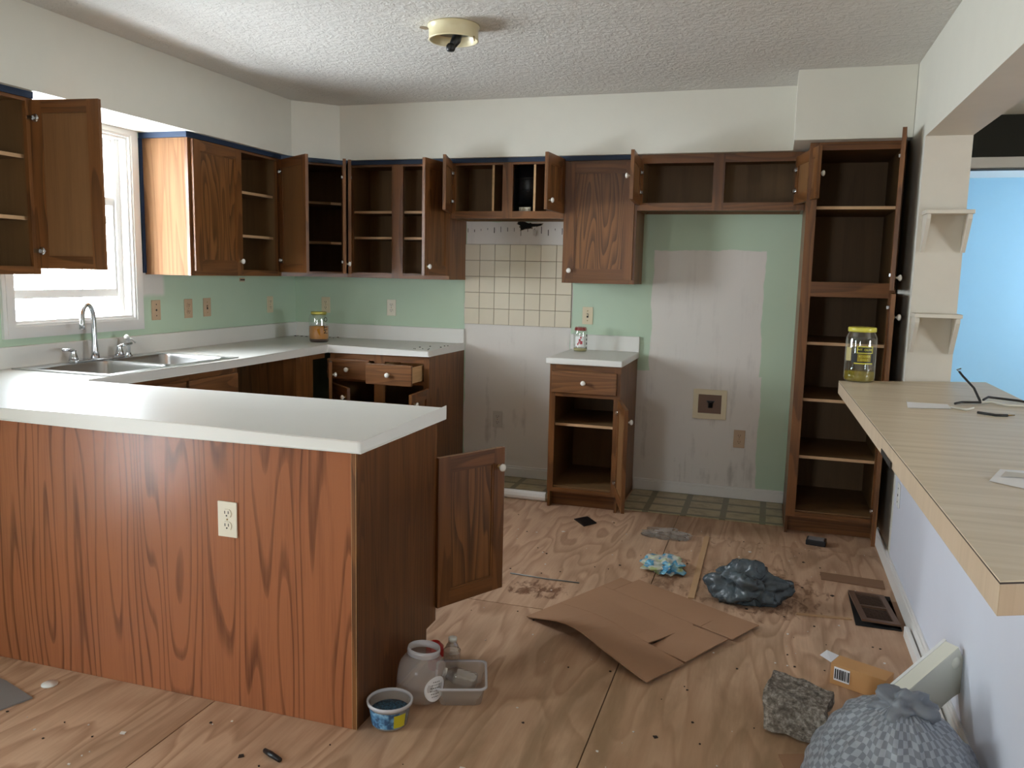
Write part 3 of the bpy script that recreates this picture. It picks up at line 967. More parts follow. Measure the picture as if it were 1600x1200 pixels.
MB('oak_z').box(0, 0.19, -0.61, -0.61 + FT, 0.10, ZB).build('stile', c)
MB('oak_x').box(0.19, 0.335, -0.61, -0.61 + FT, 0.835, ZB).build('rail', c)
MB('inner').box(0.016, 0.94, -0.585, -0.02, 0.12, 0.135).build('bottom_panel', c)

# small cabinet between the bays
c = empty('base_cabinet', (XS + 0.022, 0, 0), 'narrow oak base cabinet with one drawer and its door hanging open', 'cabinet')
W_ = XE - XS - 0.026
carcass(c, W_, 0.61, 0.0, ZB, [(0.036, W_ - 0.036, 0.125, 0.685), (0.036, W_ - 0.036, 0.72, 0.83)], [0.515], toe=0.10)
drawer(c, W_ - 0.035, 0.132, (0.016, -0.612, 0.708), 0.0)
door(c, W_ - 0.035, 0.57, 'R', (W_ - 0.012, -0.614, 0.118), 106, 0.5)
ct = empty('countertop', (XS, 0, 0), 'small white countertop square with low backsplash on the narrow cabinet', 'countertop')
MB('counter').box(-0.001, XE - XS + 0.006, -0.635, -0.002, ZB + 0.001, 0.914).build('slab', ct, bevel=0.006)
MB('counter').box(-0.001, XE - XS + 0.006, -0.022, -0.002, 0.9145, 1.015).build('backsplash', ct, bevel=0.003)

# peninsula (front faces +y, panelled back faces the camera)
XN = 2.215
c = empty('peninsula_cabinet', (XN, -3.197, 0), 'reddish plywood backed peninsula cabinet with open end door', 'cabinet', R(180))
W_ = XN - 0.62
MB('pen_panel').box(0.012, XN - 0.002, -0.012, 0, 0.001, ZB, 'pen_panel').build('back_panel', c)
MB('pen_side').box(0, 0.014, -0.535, -0.012, 0, 0.10, 'pen_side').box(0, 0.014, -0.60, -0.012, 0.10, ZB, 'pen_side').build('side_panel', c)
MB('pale').box(-0.002, 0.014, -0.012, 0.0015, 0.001, ZB, 'oak_z').build('corner_trim', c, bevel=0.001)
MB('inner').box(0.014, W_, -0.60, -0.013, 0.12, 0.135).build('bottom_panel', c)
MB('inner').box(W_ - 0.015, W_, -0.60, -0.013, 0.0, ZB).build('side_panel', c)
ff = MB('oak_z', 'oak_x')
ff.box(0, 0.04, -0.62, -0.60, 0.10, ZB, 'oak_z').box(0.50, 0.55, -0.62, -0.60, 0.10, ZB, 'oak_z').box(W_ - 0.04, W_, -0.62, -0.60, 0.10, ZB, 'oak_z')
for (a, b) in ((0.04, 0.50), (0.55, W_ - 0.04)):
    ff.box(a, b, -0.62, -0.60, 0.10, 0.13, 'oak_x').box(a, b, -0.62, -0.60, 0.835, ZB, 'oak_x').box(a, b, -0.62, -0.60, 0.69, 0.715, 'oak_x')
ff.build('face_frame', c)
MB('oak_x').box(0.014, W_, -0.545, -0.53, 0.001, 0.12).build('toe_kick', c)
door(c, 0.33, 0.575, 'L', (0.006, -0.622, 0.15), 119, 0.50)
drawer(c, 0.47, 0.132, (0.03, -0.621, 0.708), 0.0)

# U-shaped countertop with sink cut-out
SK = (0.075, 0.585, -2.405, -1.555)          # cut-out x0,x1,y0,y1
ct = empty('countertop', (0, 0, 0), 'long white laminate countertop wrapping the sink, corner and peninsula', 'countertop')
YP0, YP1 = -3.2267, -2.572
us = sorted({0.002, SK[0], SK[1], 0.635, X1, 2.245})
vs = sorted({YP0, YP1, SK[2], SK[3], -0.635, -0.002})


def inc(u, v):
    if SK[0] < u < SK[1] and SK[2] < v < SK[3]:
        return False
    return v < YP1 or u < 0.635 or (v > -0.635 and u < X1)


slab = grid_slab(us, vs, inc, ZB + 0.001, 0.914, 'xy', ('counter',)).build('slab', ct, bevel=0.007)
bs = MB('counter')
bs.box(0.002, 0.022, -3.2, -0.022, 0.9145, 1.015).box(0.002, X1, -0.022, -0.002, 0.9145, 1.015)
bs.build('backsplash', ct, bevel=0.003)

# sink
sk = empty('sink', (0, 0, 0), 'stainless double bowl sink set into the white counter under the window', 'sink')
x0, x1, y0, y1 = 0.045, 0.605, -2.435, -1.525
bowls = [(0.15, 0.555, -2.39, -2.00), (0.15, 0.555, -1.96, -1.57)]
us = sorted({x0, x1} | {b[0] for b in bowls} | {b[1] for b in bowls})
vs = sorted({y0, y1} | {b[2] for b in bowls} | {b[3] for b in bowls})
rim = grid_slab(us, vs, lambda u, v: not any(b[0] < u < b[1] and b[2] < v < b[3] for b in bowls), 0.9145, 0.919, 'xy', ('steel',))
rim.build('rim', sk, bevel=0.0015)
for (a, b, c_, d_) in bowls:
    mb = MB('steel')
    n = 6
    rings = []

    def rr(a, b, c_, d_, r, z):
        pts = []
        for (cx, cy, s0) in ((b - r, d_ - r, 0), (a + r, d_ - r, 90), (a + r, c_ + r, 180), (b - r, c_ + r, 270)):
            for k in range(n + 1):
                t_ = R(s0 + 90 * k / n)
                pts.append((cx + r * math.cos(t_), cy + r * math.sin(t_), z))
        return pts
    lv = [rr(a, b, c_, d_, 0.045, 0.9185), rr(a + 0.006, b - 0.006, c_ + 0.006, d_ - 0.006, 0.05, 0.90), rr(a + 0.018, b - 0.018, c_ + 0.018, d_ - 0.018, 0.05, 0.76), rr(a + 0.05, b - 0.05, c_ + 0.05, d_ - 0.05, 0.05, 0.735)]
    q = len(lv[0])
    vs_ = [p for l in lv for p in l]
    fs_ = [(i * q + k, i * q + (k + 1) % q, (i + 1) * q + (k + 1) % q, (i + 1) * q + k) for i in range(3) for k in range(q)]
    fs_.append(tuple(range(3 * q, 4 * q)))
    mb.add(vs_, fs_, 'steel', True)
    mb.build('bowl', sk)
    MB('chrome').lathe([(0.0, 0.7365), (0.04, 0.7365), (0.042, 0.739), (0.03, 0.741), (0.0, 0.7385)], 20, 'chrome', (a + b) / 2, (c_ + d_) / 2).build('drain', sk)

# faucet
fc = empty('faucet', (0.10, -2.0, 0.919), 'chrome gooseneck kitchen faucet with two lever handles on the sink', 'faucet')
MB('chrome').prism([(0.028 * math.cos(R(k)), -0.13 + 0.028 * math.sin(R(k))) for k in range(180, 361, 20)] + [(0.028 * math.cos(R(k)), 0.155 + 0.028 * math.sin(R(k))) for k in range(0, 181, 20)], 0.0, 0.014).build('base_plate', fc, bevel=0.003)
pts = [(0, 0, 0.012), (0, 0, 0.05), (0, 0, 0.10), (0, 0, 0.19)]
for k in range(0, 181, 15):
    q_ = 0.055 - 0.055 * math.cos(R(k))
    pts.append((0.30 * q_, -0.95 * q_, 0.215 + 0.068 * math.sin(R(k))))
pts += [(0.034, -0.107, 0.19), (0.034, -0.108, 0.165)]
MB('chrome').tube(pts, [0.021, 0.018, 0.0135, 0.0125] + [0.0115] * 13 + [0.0125, 0.0135], 14).build('spout', fc)
for s, y in ((-1, -0.135), (1, 0.165)):
    h = MB('chrome').lathe([(0.024, 0.012), (0.020, 0.03), (0.013, 0.055), (0.014, 0.062), (0.0, 0.066)], 16, 'chrome', 0, y)
    h.build('handle_base', fc)
    MB('chrome').tube([(0, y, 0.06), (0.01, y + s * 0.03, 0.066), (0.012, y + s * 0.075, 0.07)], [0.009, 0.007, 0.006], 10).build('lever', fc)
sp = empty('sink_sprayer', (0.10, -1.775, 0.919), 'white side sprayer standing beside the chrome faucet', 'sprayer')
MB('chrome').lathe([(0.022, 0), (0.022, 0.006), (0.015, 0.01), (0.014, 0.02), (0.0, 0.02)], 16).build('holder', sp)
MB('white_plastic').tube([(0, 0, 0.015), (0, 0, 0.06), (0.002, -0.004, 0.09), (0.012, -0.02, 0.105), (0.03, -0.04, 0.102)], [0.011, 0.012, 0.013, 0.014, 0.013], 12).build('spray_head', sp)
MB('white_plastic').tube([(-0.004, 0.008, 0.095), (0.0, 0.03, 0.09), (0.004, 0.05, 0.07)], 0.004, 8).build('trigger', sp)


# ------------------------------------------------------------------ range bay: tiles, torn hole, vinyl, baseboard offcut
ts = empty('tile_backsplash', (1.336, 0, 1.053), 'five rows of square cream wall tiles in the range bay', 'tile panel')
MB('grout').box(0, 0.752, -0.006, -0.001, 0, 0.541).build('grout_bed', ts)
tm = None
for j in range(5):
    for i in range(7):
        mb = MB('tile').box(0.0012, 0.1056, -0.010, -0.0055, 0.0012, 0.1062)
        if tm is None:
            o = mb.build('tile', ts, bevel=0.0012)
            tm = o.data
        else:
            o = bpy.data.objects.new('tile', tm)
            COL.objects.link(o)
            o.parent = ts
        o.location = (i * 0.1074, random.uniform(-0.0006, 0.0006), j * 0.1082)
hd = []
for k in range(22):
    a = 2 * math.pi * k / 22
    rr_ = 1 + 0.35 * math.sin(3 * a + 1) + 0.2 * random.uniform(-1, 1)
    hd.append((1.775 + 0.075 * rr_ * math.cos(a), 1.72 + 0.022 * rr_ * math.sin(a)))
th = MB('gap_shade')
th.add([(x, -0.0015, z) for x, z in hd], [tuple(range(22))], 'gap_shade')  # flat face; the shade inside the hole is painted black
th.add([(x, -0.004 - 0.003 * (k % 2), z) for k, (x, z) in enumerate(hd)] + [(x + 0.008 * math.cos(k), -0.002, z + 0.006 * math.sin(k * 2.0)) for k, (x, z) in enumerate(hd)],
       [(k, (k + 1) % 22, 22 + (k + 1) % 22, 22 + k) for k in range(22)], 'grout')
th.add([(1.81, -0.003, 1.70), (1.845, -0.02, 1.685), (1.835, -0.012, 1.648), (1.812, -0.006, 1.655)], [(0, 1, 2, 3)], 'grey_plate')
tag(th.build('torn_hole'), 'ragged black hole torn in the wall below the hood cabinet', 'hole')
gm = MB('bits')
random.seed(3)
for k in range(16):
    x = 1.35 + 0.047 * k
    gm.box(x, x + random.uniform(0.002, 0.0045), -0.0025, -0.0005, 1.68 + random.uniform(-0.03, 0.01), 1.70 + random.uniform(-0.01, 0.015))
tag(gm.build('adhesive_marks'), 'dark dashes of old adhesive on the bare strip above the tiles', 'marks', kind='stuff')
for k, (a, b, y0, lab) in enumerate(((X1 + 0.006, XS + 0.018, -0.50, 'strip of old vinyl flooring in the range bay'), (XE + 0.01, XP - 0.004, -0.50, 'strip of old beige vinyl flooring in the fridge bay'))):
    MBv = MB('vinyl').box(a, b, y0, -0.002, 0.0005, 0.007)
    tag(MBv.build('vinyl_flooring', bevel=0.001), lab, 'flooring')
wv = MB('trim_white')
prof = [(0, 0), (0.012, 0.002), (0.022, 0.012), (0.026, 0.028), (0.022, 0.046), (0.01, 0.056), (0.0, 0.058)]
n = len(prof)
vv = [(x, -p[0], p[1]) for x in (0, 0.405) for p in prof]
wv.add(vv, [tuple(range(n)), tuple(range(2 * n - 1, n - 1, -1))] + [(i, n + i, n + (i + 1) % n, (i + 1) % n) for i in range(n)], 'trim_white', False)
tag(wv.build('moulding_offcut', None, (1.68, -0.505, 0.001)), 'rounded white moulding offcut lying against the vinyl edge', 'moulding')

# ------------------------------------------------------------------ outlets and switches
def plate(loc, rz, label, mat='almond', kind='outlet', cat=None):
    e = empty('wall_outlet' if kind == 'outlet' else 'wall_switch' if kind == 'switch' else 'wall_plate', loc, label, cat or ('outlet' if kind == 'outlet' else 'switch' if kind == 'switch' else 'wall plate'), rz)
    MB(mat).box(-0.035, 0.035, -0.006, -0.0006, -0.057, 0.057).build('plate', e, bevel=0.002)
    if kind == 'outlet':
        for z in (0.02, -0.02):
            f = MB(mat)
            f.prism([(0.0165 * math.cos(R(k)), max(-0.0135, min(0.0135, 0.0175 * math.sin(R(k))))) for k in range(0, 360, 20)], 0, 0.003)
            f.xf(Matrix.Translation((0, -0.0058, z)) @ Matrix.Rotation(R(90), 4, 'X'))
            f.box(-0.0075, -0.0052, -0.0095, -0.0085, z - 0.001, z + 0.008, 'slot').box(0.0052, 0.0075, -0.0095, -0.0085, z - 0.001, z + 0.008, 'slot')
            f.lathe([(0, -0.0095), (0.0026, -0.0095), (0.0026, -0.0085), (0, -0.0085)], 8, 'slot', 0, 0, z - 0.007, 'y')
            f.build('receptacle_face', e)
        MB('brass').lathe([(0, -0.0075), (0.003, -0.0072), (0.003, -0.0055)], 8, 'brass', 0, 0, 0, 'y').build('screw', e)
    elif kind == 'switch':
        MB('slot').box(-0.006, 0.006, -0.0068, -0.0058, -0.013, 0.013).build('slot_opening', e)
        MB(mat).box(-0.004, 0.004, -0.016, -0.006, 0.0, 0.009).build('toggle', e)
        for z in (0.032, -0.032):
            MB('brass').lathe([(0, -0.0075), (0.0035, -0.0072), (0.0035, -0.0055)], 8, 'brass', 0, 0, z, 'y').build('screw', e)
    else:
        MB('slot').lathe([(0, -0.0075), (0.006, -0.0072), (0.006, -0.0055)], 10, 'slot', 0, 0, 0, 'y').build('jack', e)
        for z in (0.032, -0.032):
            MB('slot').lathe([(0, -0.0075), (0.0035, -0.0072), (0.0035, -0.0055)], 8, 'slot', 0, 0, z, 'y').build('screw', e)
    return e


plate((0, -1.445, 1.15), R(90), 'almond jack plate nearest the window on the green wall', 'tan_plate', 'jack')
plate((0, -1.172, 1.15), R(90), 'almond duplex outlet second from the window', 'tan_plate')
plate((0, -1.0, 1.152), R(90), 'almond toggle switch third from the window', 'tan_plate', 'switch')
plate((0, -0.325, 1.15), R(90), 'almond outlet on the window wall close to the green corner', 'almond')
plate((0.256, 0, 1.146), 0, 'almond outlet right behind the amber jar', 'almond')
plate((0.781, 0, 1.143), 0, 'almond outlet midway above the back counter', 'ivory')
plate((2.2, 0, 1.138), 0, 'almond switch above the small countertop', 'almond', 'switch')
plate((1.59, 0, 0.40), 0, 'greyish outlet low in the range bay', 'grey_plate')
plate((3.205, 0, 0.395), 0, 'tan outlet low in the fridge bay under the valve box', 'tan_plate')
plate((1.77, -3.197, 0.62), 0, 'ivory duplex outlet on the reddish peninsula panel', 'ivory')
plate((3.97, -1.22, 0.42), R(-90), 'white blank plate on the half wall under the bar', 'white_plastic', 'jack')

# ice-maker valve box
vb = empty('valve_box', (3.012, 0, 0.604), 'cream plumbing valve box in the fridge bay wall', 'valve box')
fr = MB('almond')
for (a, b, c_, d_) in ((-0.104, -0.072, -0.094, 0.094), (0.072, 0.104, -0.094, 0.094), (-0.072, 0.072, 0.062, 0.094), (-0.072, 0.072, -0.094, -0.058)):
    fr.box(a, b, -0.012, -0.001, c_, d_)
fr.build('frame', vb, bevel=0.002)
MB('slot').box(-0.072, 0.072, -0.003, -0.001, -0.058, 0.062, 'vent_brown').build('recess', vb)
vl = MB('black').lathe([(0, 0), (0.014, 0), (0.014, 0.03), (0.02, 0.032), (0.02, 0.04), (0.0, 0.04)], 12, 'black', 0.005, -0.011, -0.02)
vl.box(-0.02, 0.03, -0.014, -0.006, 0.018, 0.024, 'black')
vl.build('valve', vb)

# ------------------------------------------------------------------ bar top and shelves by the post
bt = empty('bar_top', (0, 0, 0), 'long wood-look laminate bar top on the half wall', 'countertop')
poly = [(3.66, -1.36), (3.709, -3.94), (4.31, -3.66), (4.31, -1.085)]
def shrink(p, d):
    c0 = Vector((3.99, -2.5))
    return [tuple(Vector(q) + (c0 - Vector(q)).normalized() * d) for q in p]
core = MB('bar_edge').prism(poly, 0.898, 0.9505)
core.build('edge_band', bt, bevel=0.002)
MB('bar_line').prism(shrink(poly, -0.0012), 0.9500, 0.9528).build('seam_line', bt)
MB('bar').prism(poly, 0.9523, 0.955).build('laminate_top', bt)
MB('slot').box(3.684, 3.6872, -2.92, -2.72, 0.9005, 0.916, 'slot').build('bracket_slot', bt)
for k, (z, x0, lab) in enumerate(((1.726, 4.0, 'small white bracket shelf higher up on the post'), (1.263, 3.99, 'small white bracket shelf lower on the post above the bar'))):
    s = empty('bracket_shelf', (0, 0, 0), lab, 'shelf')
    MB('post_white').box(x0 - 0.018, x0 + 0.178, -1.20, -1.081, z - 0.018, z).build('shelf_board', s, bevel=0.002)
    for xx in (x0 - 0.012, x0 + 0.155):
        b = MB('post_white')
        b.add([(xx, -1.082, z - 0.019), (xx, -1.192, z - 0.019), (xx, -1.192, z - 0.04), (xx, -1.10, z - 0.185), (xx, -1.082, z - 0.185)] +
              [(xx + 0.016, -1.082, z - 0.019), (xx + 0.016, -1.192, z - 0.019), (xx + 0.016, -1.192, z - 0.04), (xx + 0.016, -1.10, z - 0.185), (xx + 0.016, -1.082, z - 0.185)],
              [(0, 1, 2, 3, 4), (9, 8, 7, 6, 5)] + [(i, 5 + i, 5 + (i + 1) % 5, (i + 1) % 5) for i in range(5)])
        b.build('bracket', s)

# ------------------------------------------------------------------ jars
def text_mesh(body, size, mat, parent, name='lettering', depth=0.0006):
    cu = bpy.data.curves.new(name, 'FONT')
    cu.body = body
    cu.size = size
    cu.align_x, cu.align_y = 'CENTER', 'CENTER'
    cu.extrude = depth
    cu.resolution_u = 3
    tmp = bpy.data.objects.new(name, cu)
    COL.objects.link(tmp)
    bpy.context.view_layer.update()
    me = bpy.data.meshes.new_from_object(tmp.evaluated_get(bpy.context.evaluated_depsgraph_get()))
    bpy.data.objects.remove(tmp)
    o = bpy.data.objects.new(name, me)
    me.materials.clear()
    me.materials.append(M[mat])
    COL.objects.link(o)
    o.parent = parent
    return o


def wrap(o, r, ang0, z0, roll=0.0):
    """bend flat lettering (x,y plane) round a jar of radius r, centred at angle ang0"""
    for v in o.data.vertices:
        x, y, d = v.co
        if roll:
            x, y = x * math.cos(roll) - y * math.sin(roll), x * math.sin(roll) + y * math.cos(roll)
        a = ang0 + x / r
        rr_ = r + 0.0012 + d
        v.co = (rr_ * math.cos(a), rr_ * math.sin(a), z0 + y)


def arc_patch(parent, r, a0, a1, z0, z1, mat, name, off=0.0006):
    mb = MB(mat)
    n = 10
    vs_ = []
    for k in range(n + 1):
        a = a0 + (a1 - a0) * k / n
        for rr_ in (r + off, r + off + 0.0004):
            for z in (z0, z1):
                vs_.append((rr_ * math.cos(a), rr_ * math.sin(a), z))
    fs_ = []
    for k in range(n):
        b = 4 * k
        fs_ += [(b + 2, b + 6, b + 7, b + 3), (b, b + 1, b + 5, b + 4), (b + 1, b + 3, b + 7, b + 5), (b, b + 4, b + 6, b + 2)]
    mb.add(vs_, fs_, mat, False)
    return mb.build(name, parent)


def jar(name, loc, r, h, lid_mat, label, liquid=None, lh=0.0, neck=0.72, sed=0.0):
    j = empty(name, loc, label, 'jar')
    sh_ = h * 0.76
    prof = [(0.0, 0.001), (r * 0.88, 0.001), (r * 0.97, 0.008), (r, 0.02), (r, sh_), (r * 0.96, sh_ + 0.016), (r * 0.84, sh_ + 0.034), (r * neck, sh_ + 0.042), (r * neck, h - 0.004)]
    MB('jar').lathe(prof, 32, cap=False).build('glass_body', j)
    rl = r * neck + 0.004
    MB(lid_mat).lathe([(rl - 0.001, h - 0.020), (rl + 0.001, h - 0.018), (rl + 0.001, h - 0.004), (rl - 0.002, h), (rl * 0.9, h + 0.0005), (0.0, h - 0.001)], 32).build('lid', j)
    ri = r - 0.0025
    if liquid:
        MB(liquid).lathe([(0.0, 0.004 + sed), (ri * 0.9, 0.004 + sed), (ri * 0.985, 0.012 + sed), (ri, 0.022 + sed), (ri, lh), (0, lh)], 32).build('liquid', j)
    if sed:
        MB('sediment').lathe([(0.0, 0.003), (ri * 0.88, 0.003), (ri * 0.96, 0.008), (ri * 0.985, 0.012 + sed * 0.8), (0, sed + 0.006)], 32).build('sediment', j)
    return j


ca = lambda x, y: math.atan2(-5.3064 - y, 3.3531 - x)      # bearing of the kitchen entrance from a spot
jx, jy = 0.445, -0.42
j = jar('glass_jar', (jx, jy, 0.9142), 0.066, 0.205, 'gold_lid', 'glass jar half full of amber liquid on the corner counter', 'amber', 0.108, 0.72, 0.014)
a0 = ca(jx, jy) + 0.75
o = text_mesh('MT. O', 0.042, 'print_black', j)
wrap(o, 0.066, a0, 0.115, R(90))
j = jar('glass_jar', (2.19, -0.15, 0.9142), 0.046, 0.155, 'red_lid', 'small glass jar with red lid on the small countertop', 'pale_liquid', 0.022, 0.72)
a0 = ca(2.19, -0.15)
arc_patch(j, 0.046, a0 - 0.75, a0 + 0.5, 0.035, 0.10, 'white_plastic', 'label', 0.0004)
for (da, z, s_) in ((-0.1, 0.075, 0.016), (0.12, 0.06, 0.02), (-0.35, 0.05, 0.012), (0.05, 0.092, 0.012), (-0.2, 0.06, 0.012)):
    arc_patch(j, 0.046, a0 + da - s_ * 8, a0 + da + s_ * 8, z - s_ * 0.5, z + s_ * 0.5, 'print_red', 'red_flower', 0.0009)
for q in range(4):
    arc_patch(j, 0.046, a0 + 0.9, a0 + 1.06, 0.02 + q * 0.026, 0.034 + q * 0.026, 'print_black', 'dark_mark', 0.0009)
jx, jy = 3.745, -1.33
j = jar('pickle_jar', (jx, jy, 0.9552), 0.0665, 0.243, 'yellow_lid', 'tall glass pickle jar with yellow lid on the bar top corner', 'brine', 0.047, 0.82)
a0 = ca(jx, jy) + 0.18
rj = 0.0665
arc_patch(j, rj, a0 - 0.42, a0 + 0.62, 0.130, 0.162, 'print_yellow', 'label_border', 0.0003)
arc_patch(j, rj, a0 - 0.36, a0 + 0.56, 0.134, 0.158, 'print_black', 'label_panel', 0.0009)
arc_patch(j, rj, a0 - 0.72, a0 + 0.66, 0.088, 0.130, 'print_black', 'label_panel', 0.0005)
arc_patch(j, rj, a0 - 0.36, a0 + 0.5, 0.094, 0.127, 'brine', 'label_band', 0.0008)
arc_patch(j, rj, a0 - 0.55, a0 + 0.66, 0.083, 0.088, 'print_yellow', 'label_border', 0.0008)
arc_patch(j, rj, a0 - 1.25, a0 - 0.8, 0.095, 0.155, 'pale_liquid', 'label_back', 0.0003)
o = text_mesh('MT. OLIVE', 0.0138, 'print_yellow', j)
wrap(o, rj + 0.0008, a0 + 0.1, 0.146)
o = text_mesh('KOSHER', 0.013, 'print_yellow', j)
wrap(o, rj + 0.0008, a0 + 0.08, 0.117)
o = text_mesh('DILLS', 0.013, 'print_yellow', j)
wrap(o, rj + 0.0008, a0 + 0.08, 0.102)

# ------------------------------------------------------------------ things on the bar top
ZBt = 0.9553
w = MB('white_wire').tube([(3.99, -2.04, ZBt + 0.004), (4.03, -2.09, ZBt + 0.004), (4.06, -2.05, ZBt + 0.008)], 0.004, 8, 'white_wire')
tag(w.build('wire_scrap'), 'short white wire stub next to the folded paper on the bar', 'wire')
pp = MB('paper')
pp.add([(3.838, -2.11, ZBt + 0.001), (3.99, -2.06, ZBt + 0.001), (3.985, -2.005, ZBt + 0.009), (3.845, -2.03, ZBt + 0.012), (3.835, -2.06, ZBt + 0.045)],
       [(0, 1, 2, 3), (0, 3, 4)], 'paper')
pp.add([(3.838, -2.112, ZBt + 0.0), (3.99, -2.062, ZBt + 0.0), (3.985, -2.004, ZBt + 0.0005)], [(0, 1, 2)], 'grey_plate')
tag(pp.build('paper_scrap'), 'folded white paper strip with one corner standing up on the bar', 'paper')
el = MB('paper')
el.add([(3.85, -3.231, ZBt + 0.001), (3.895, -3.13, ZBt + 0.010), (4.09, -3.12, ZBt + 0.012), (4.08, -3.30, ZBt + 0.003), (3.93, -3.30, ZBt + 0.001)], [(0, 1, 2, 3, 4)], 'paper')
el.add([(3.88, -3.20, ZBt + 0.007), (3.90, -3.155, ZBt + 0.0105), (3.95, -3.165, ZBt + 0.0115), (3.94, -3.20, ZBt + 0.009)], [(0, 1, 2, 3)], 'grey_plate')
el.add([(x, y, ZBt + 0.0003) for x, y in ((3.85, -3.23), (3.895, -3.13), (4.09, -3.12), (4.08, -3.30), (3.93, -3.30))], [(4, 3, 2, 1, 0)], 'paper')
tag(el.build('envelope'), 'white torn envelope lying flat near the front of the bar', 'envelope')
bw = MB('black_wire')
bw.tube([(4.12, -1.88, ZBt + 0.006), (4.11, -1.80, ZBt + 0.05), (4.085, -1.72, ZBt + 0.085), (4.075, -1.70, ZBt + 0.10)], 0.0045, 8, 'black_wire')
bw.tube([(4.13, -1.87, ZBt + 0.016), (4.17, -1.76, ZBt + 0.014), (4.26, -1.80, ZBt + 0.012), (4.42, -1.95, ZBt + 0.006)], 0.0045, 8, 'black_wire')
bw.tube([(4.075, -1.70, ZBt + 0.10), (4.065, -1.70, ZBt + 0.108), (4.08, -1.695, ZBt + 0.113)], 0.003, 6, 'chrome')
bw.tube([(4.02, -1.95, ZBt + 0.006), (4.05, -1.91, ZBt + 0.007), (4.12, -1.88, ZBt + 0.007)], 0.0045, 8, 'black_wire')
bw.tube([(4.12, -1.88, ZBt + 0.007), (4.16, -1.86, ZBt + 0.008), (4.2, -1.92, ZBt + 0.007), (4.28, -1.9, ZBt + 0.007), (4.42, -1.9, ZBt + 0.007)], 0.0045, 8, 'white_wire')
tag(bw.build('electrical_wire'), 'bent black and white electrical wire sticking up on the bar', 'wire')
b2 = MB('black_wire').tube([(4.055, -2.14, ZBt + 0.005), (4.10, -2.18, ZBt + 0.005), (4.14, -2.17, ZBt + 0.005)], 0.0045, 8, 'black_wire')
b2.tube([(4.14, -2.17, ZBt + 0.005), (4.165, -2.15, ZBt + 0.005)], 0.0025, 6, 'brass')
tag(b2.build('wire_scrap'), 'loose black wire end lying on the bar in front of the tangle', 'wire')

# ------------------------------------------------------------------ ceiling light base
lf = empty('ceiling_light', (1.955, -1.815, ZC), 'round cream ceiling light base without glass, black bracket hanging', 'ceiling light')
rr_ = 0.108
MB('cream_metal').lathe([(rr_ + 0.006, -0.001), (rr_ + 0.006, -0.008), (rr_, -0.012), (rr_, -0.058), (rr_ + 0.002, -0.062), (rr_ - 0.004, -0.064), (rr_ - 0.006, -0.06), (rr_ - 0.006, -0.014), (0.0, -0.012)], 40).build('pan', lf)
MB('galv').lathe([(0.0, -0.02), (0.09, -0.02), (0.095, -0.024), (0.0, -0.026)], 32).build('reflector', lf)
MB('black').tube([(0.02, 0.02, -0.02), (0.012, 0.0, -0.06), (0.002, -0.02, -0.092)], [0.018, 0.022, 0.016], 12).build('lamp_socket', lf)
MB('black').lathe([(0.0, -0.116), (0.015, -0.114), (0.02, -0.105), (0.019, -0.09), (0.012, -0.082), (0.0, -0.08)], 16, 'black', -0.002, -0.028).build('bracket_end', lf)
MB('brass').tube([(rr_ - 0.003, -0.03, -0.058), (rr_ + 0.0, -0.03, -0.078)], 0.003, 6).build('thumb_screw', lf)
MB('gap_shade').add([(-0.14 + 0.02 * math.cos(k), 0.0 + 0.028 * math.sin(k), -0.0008) for k in [2 * math.pi * i / 10 for i in range(10)]], [tuple(range(10))], 'grout').build('ceiling_patch', lf)

# ------------------------------------------------------------------ floor litter
# flattened cardboard box
cb = empty('cardboard_sheet', (0, 0, 0), 'large flattened brown cardboard box lying on the plywood floor', 'cardboard')


def quad_grid(P00, P10, P11, P01, nu, nv, lift, th=0.004, mat='cardboard'):
    mb = MB(mat)
    top, bot = [], []
    for i in range(nu + 1):
        for j in range(nv + 1):
            u, v = i / nu, j / nv
            p = (1 - u) * (1 - v) * Vector(P00) + u * (1 - v) * Vector(P10) + u * v * Vector(P11) + (1 - u) * v * Vector(P01)
            z = lift(u, v)
            top.append((p.x, p.y, z + th))
            bot.append((p.x, p.y, z))
    N = len(top)
    idx = lambda i, j: i * (nv + 1) + j
    fs_ = []
    for i in range(nu):
        for j in range(nv):
            a, b, c_, d_ = idx(i, j), idx(i + 1, j), idx(i + 1, j + 1), idx(i, j + 1)
            fs_.append((a, b, c_, d_))
            fs_.append((N + d_, N + c_, N + b, N + a))
    for i in range(nu):
        for j in (0, nv):
            a, b = idx(i, j), idx(i + 1, j)
            fs_.append((a, N + a, N + b, b))
    for j in range(nv):
        for i in (0, nu):
            a, b = idx(i, j), idx(i, j + 1)
            fs_.append((a, b, N + b, N + a))
    return mb.add(top + bot, fs_, mat, False)


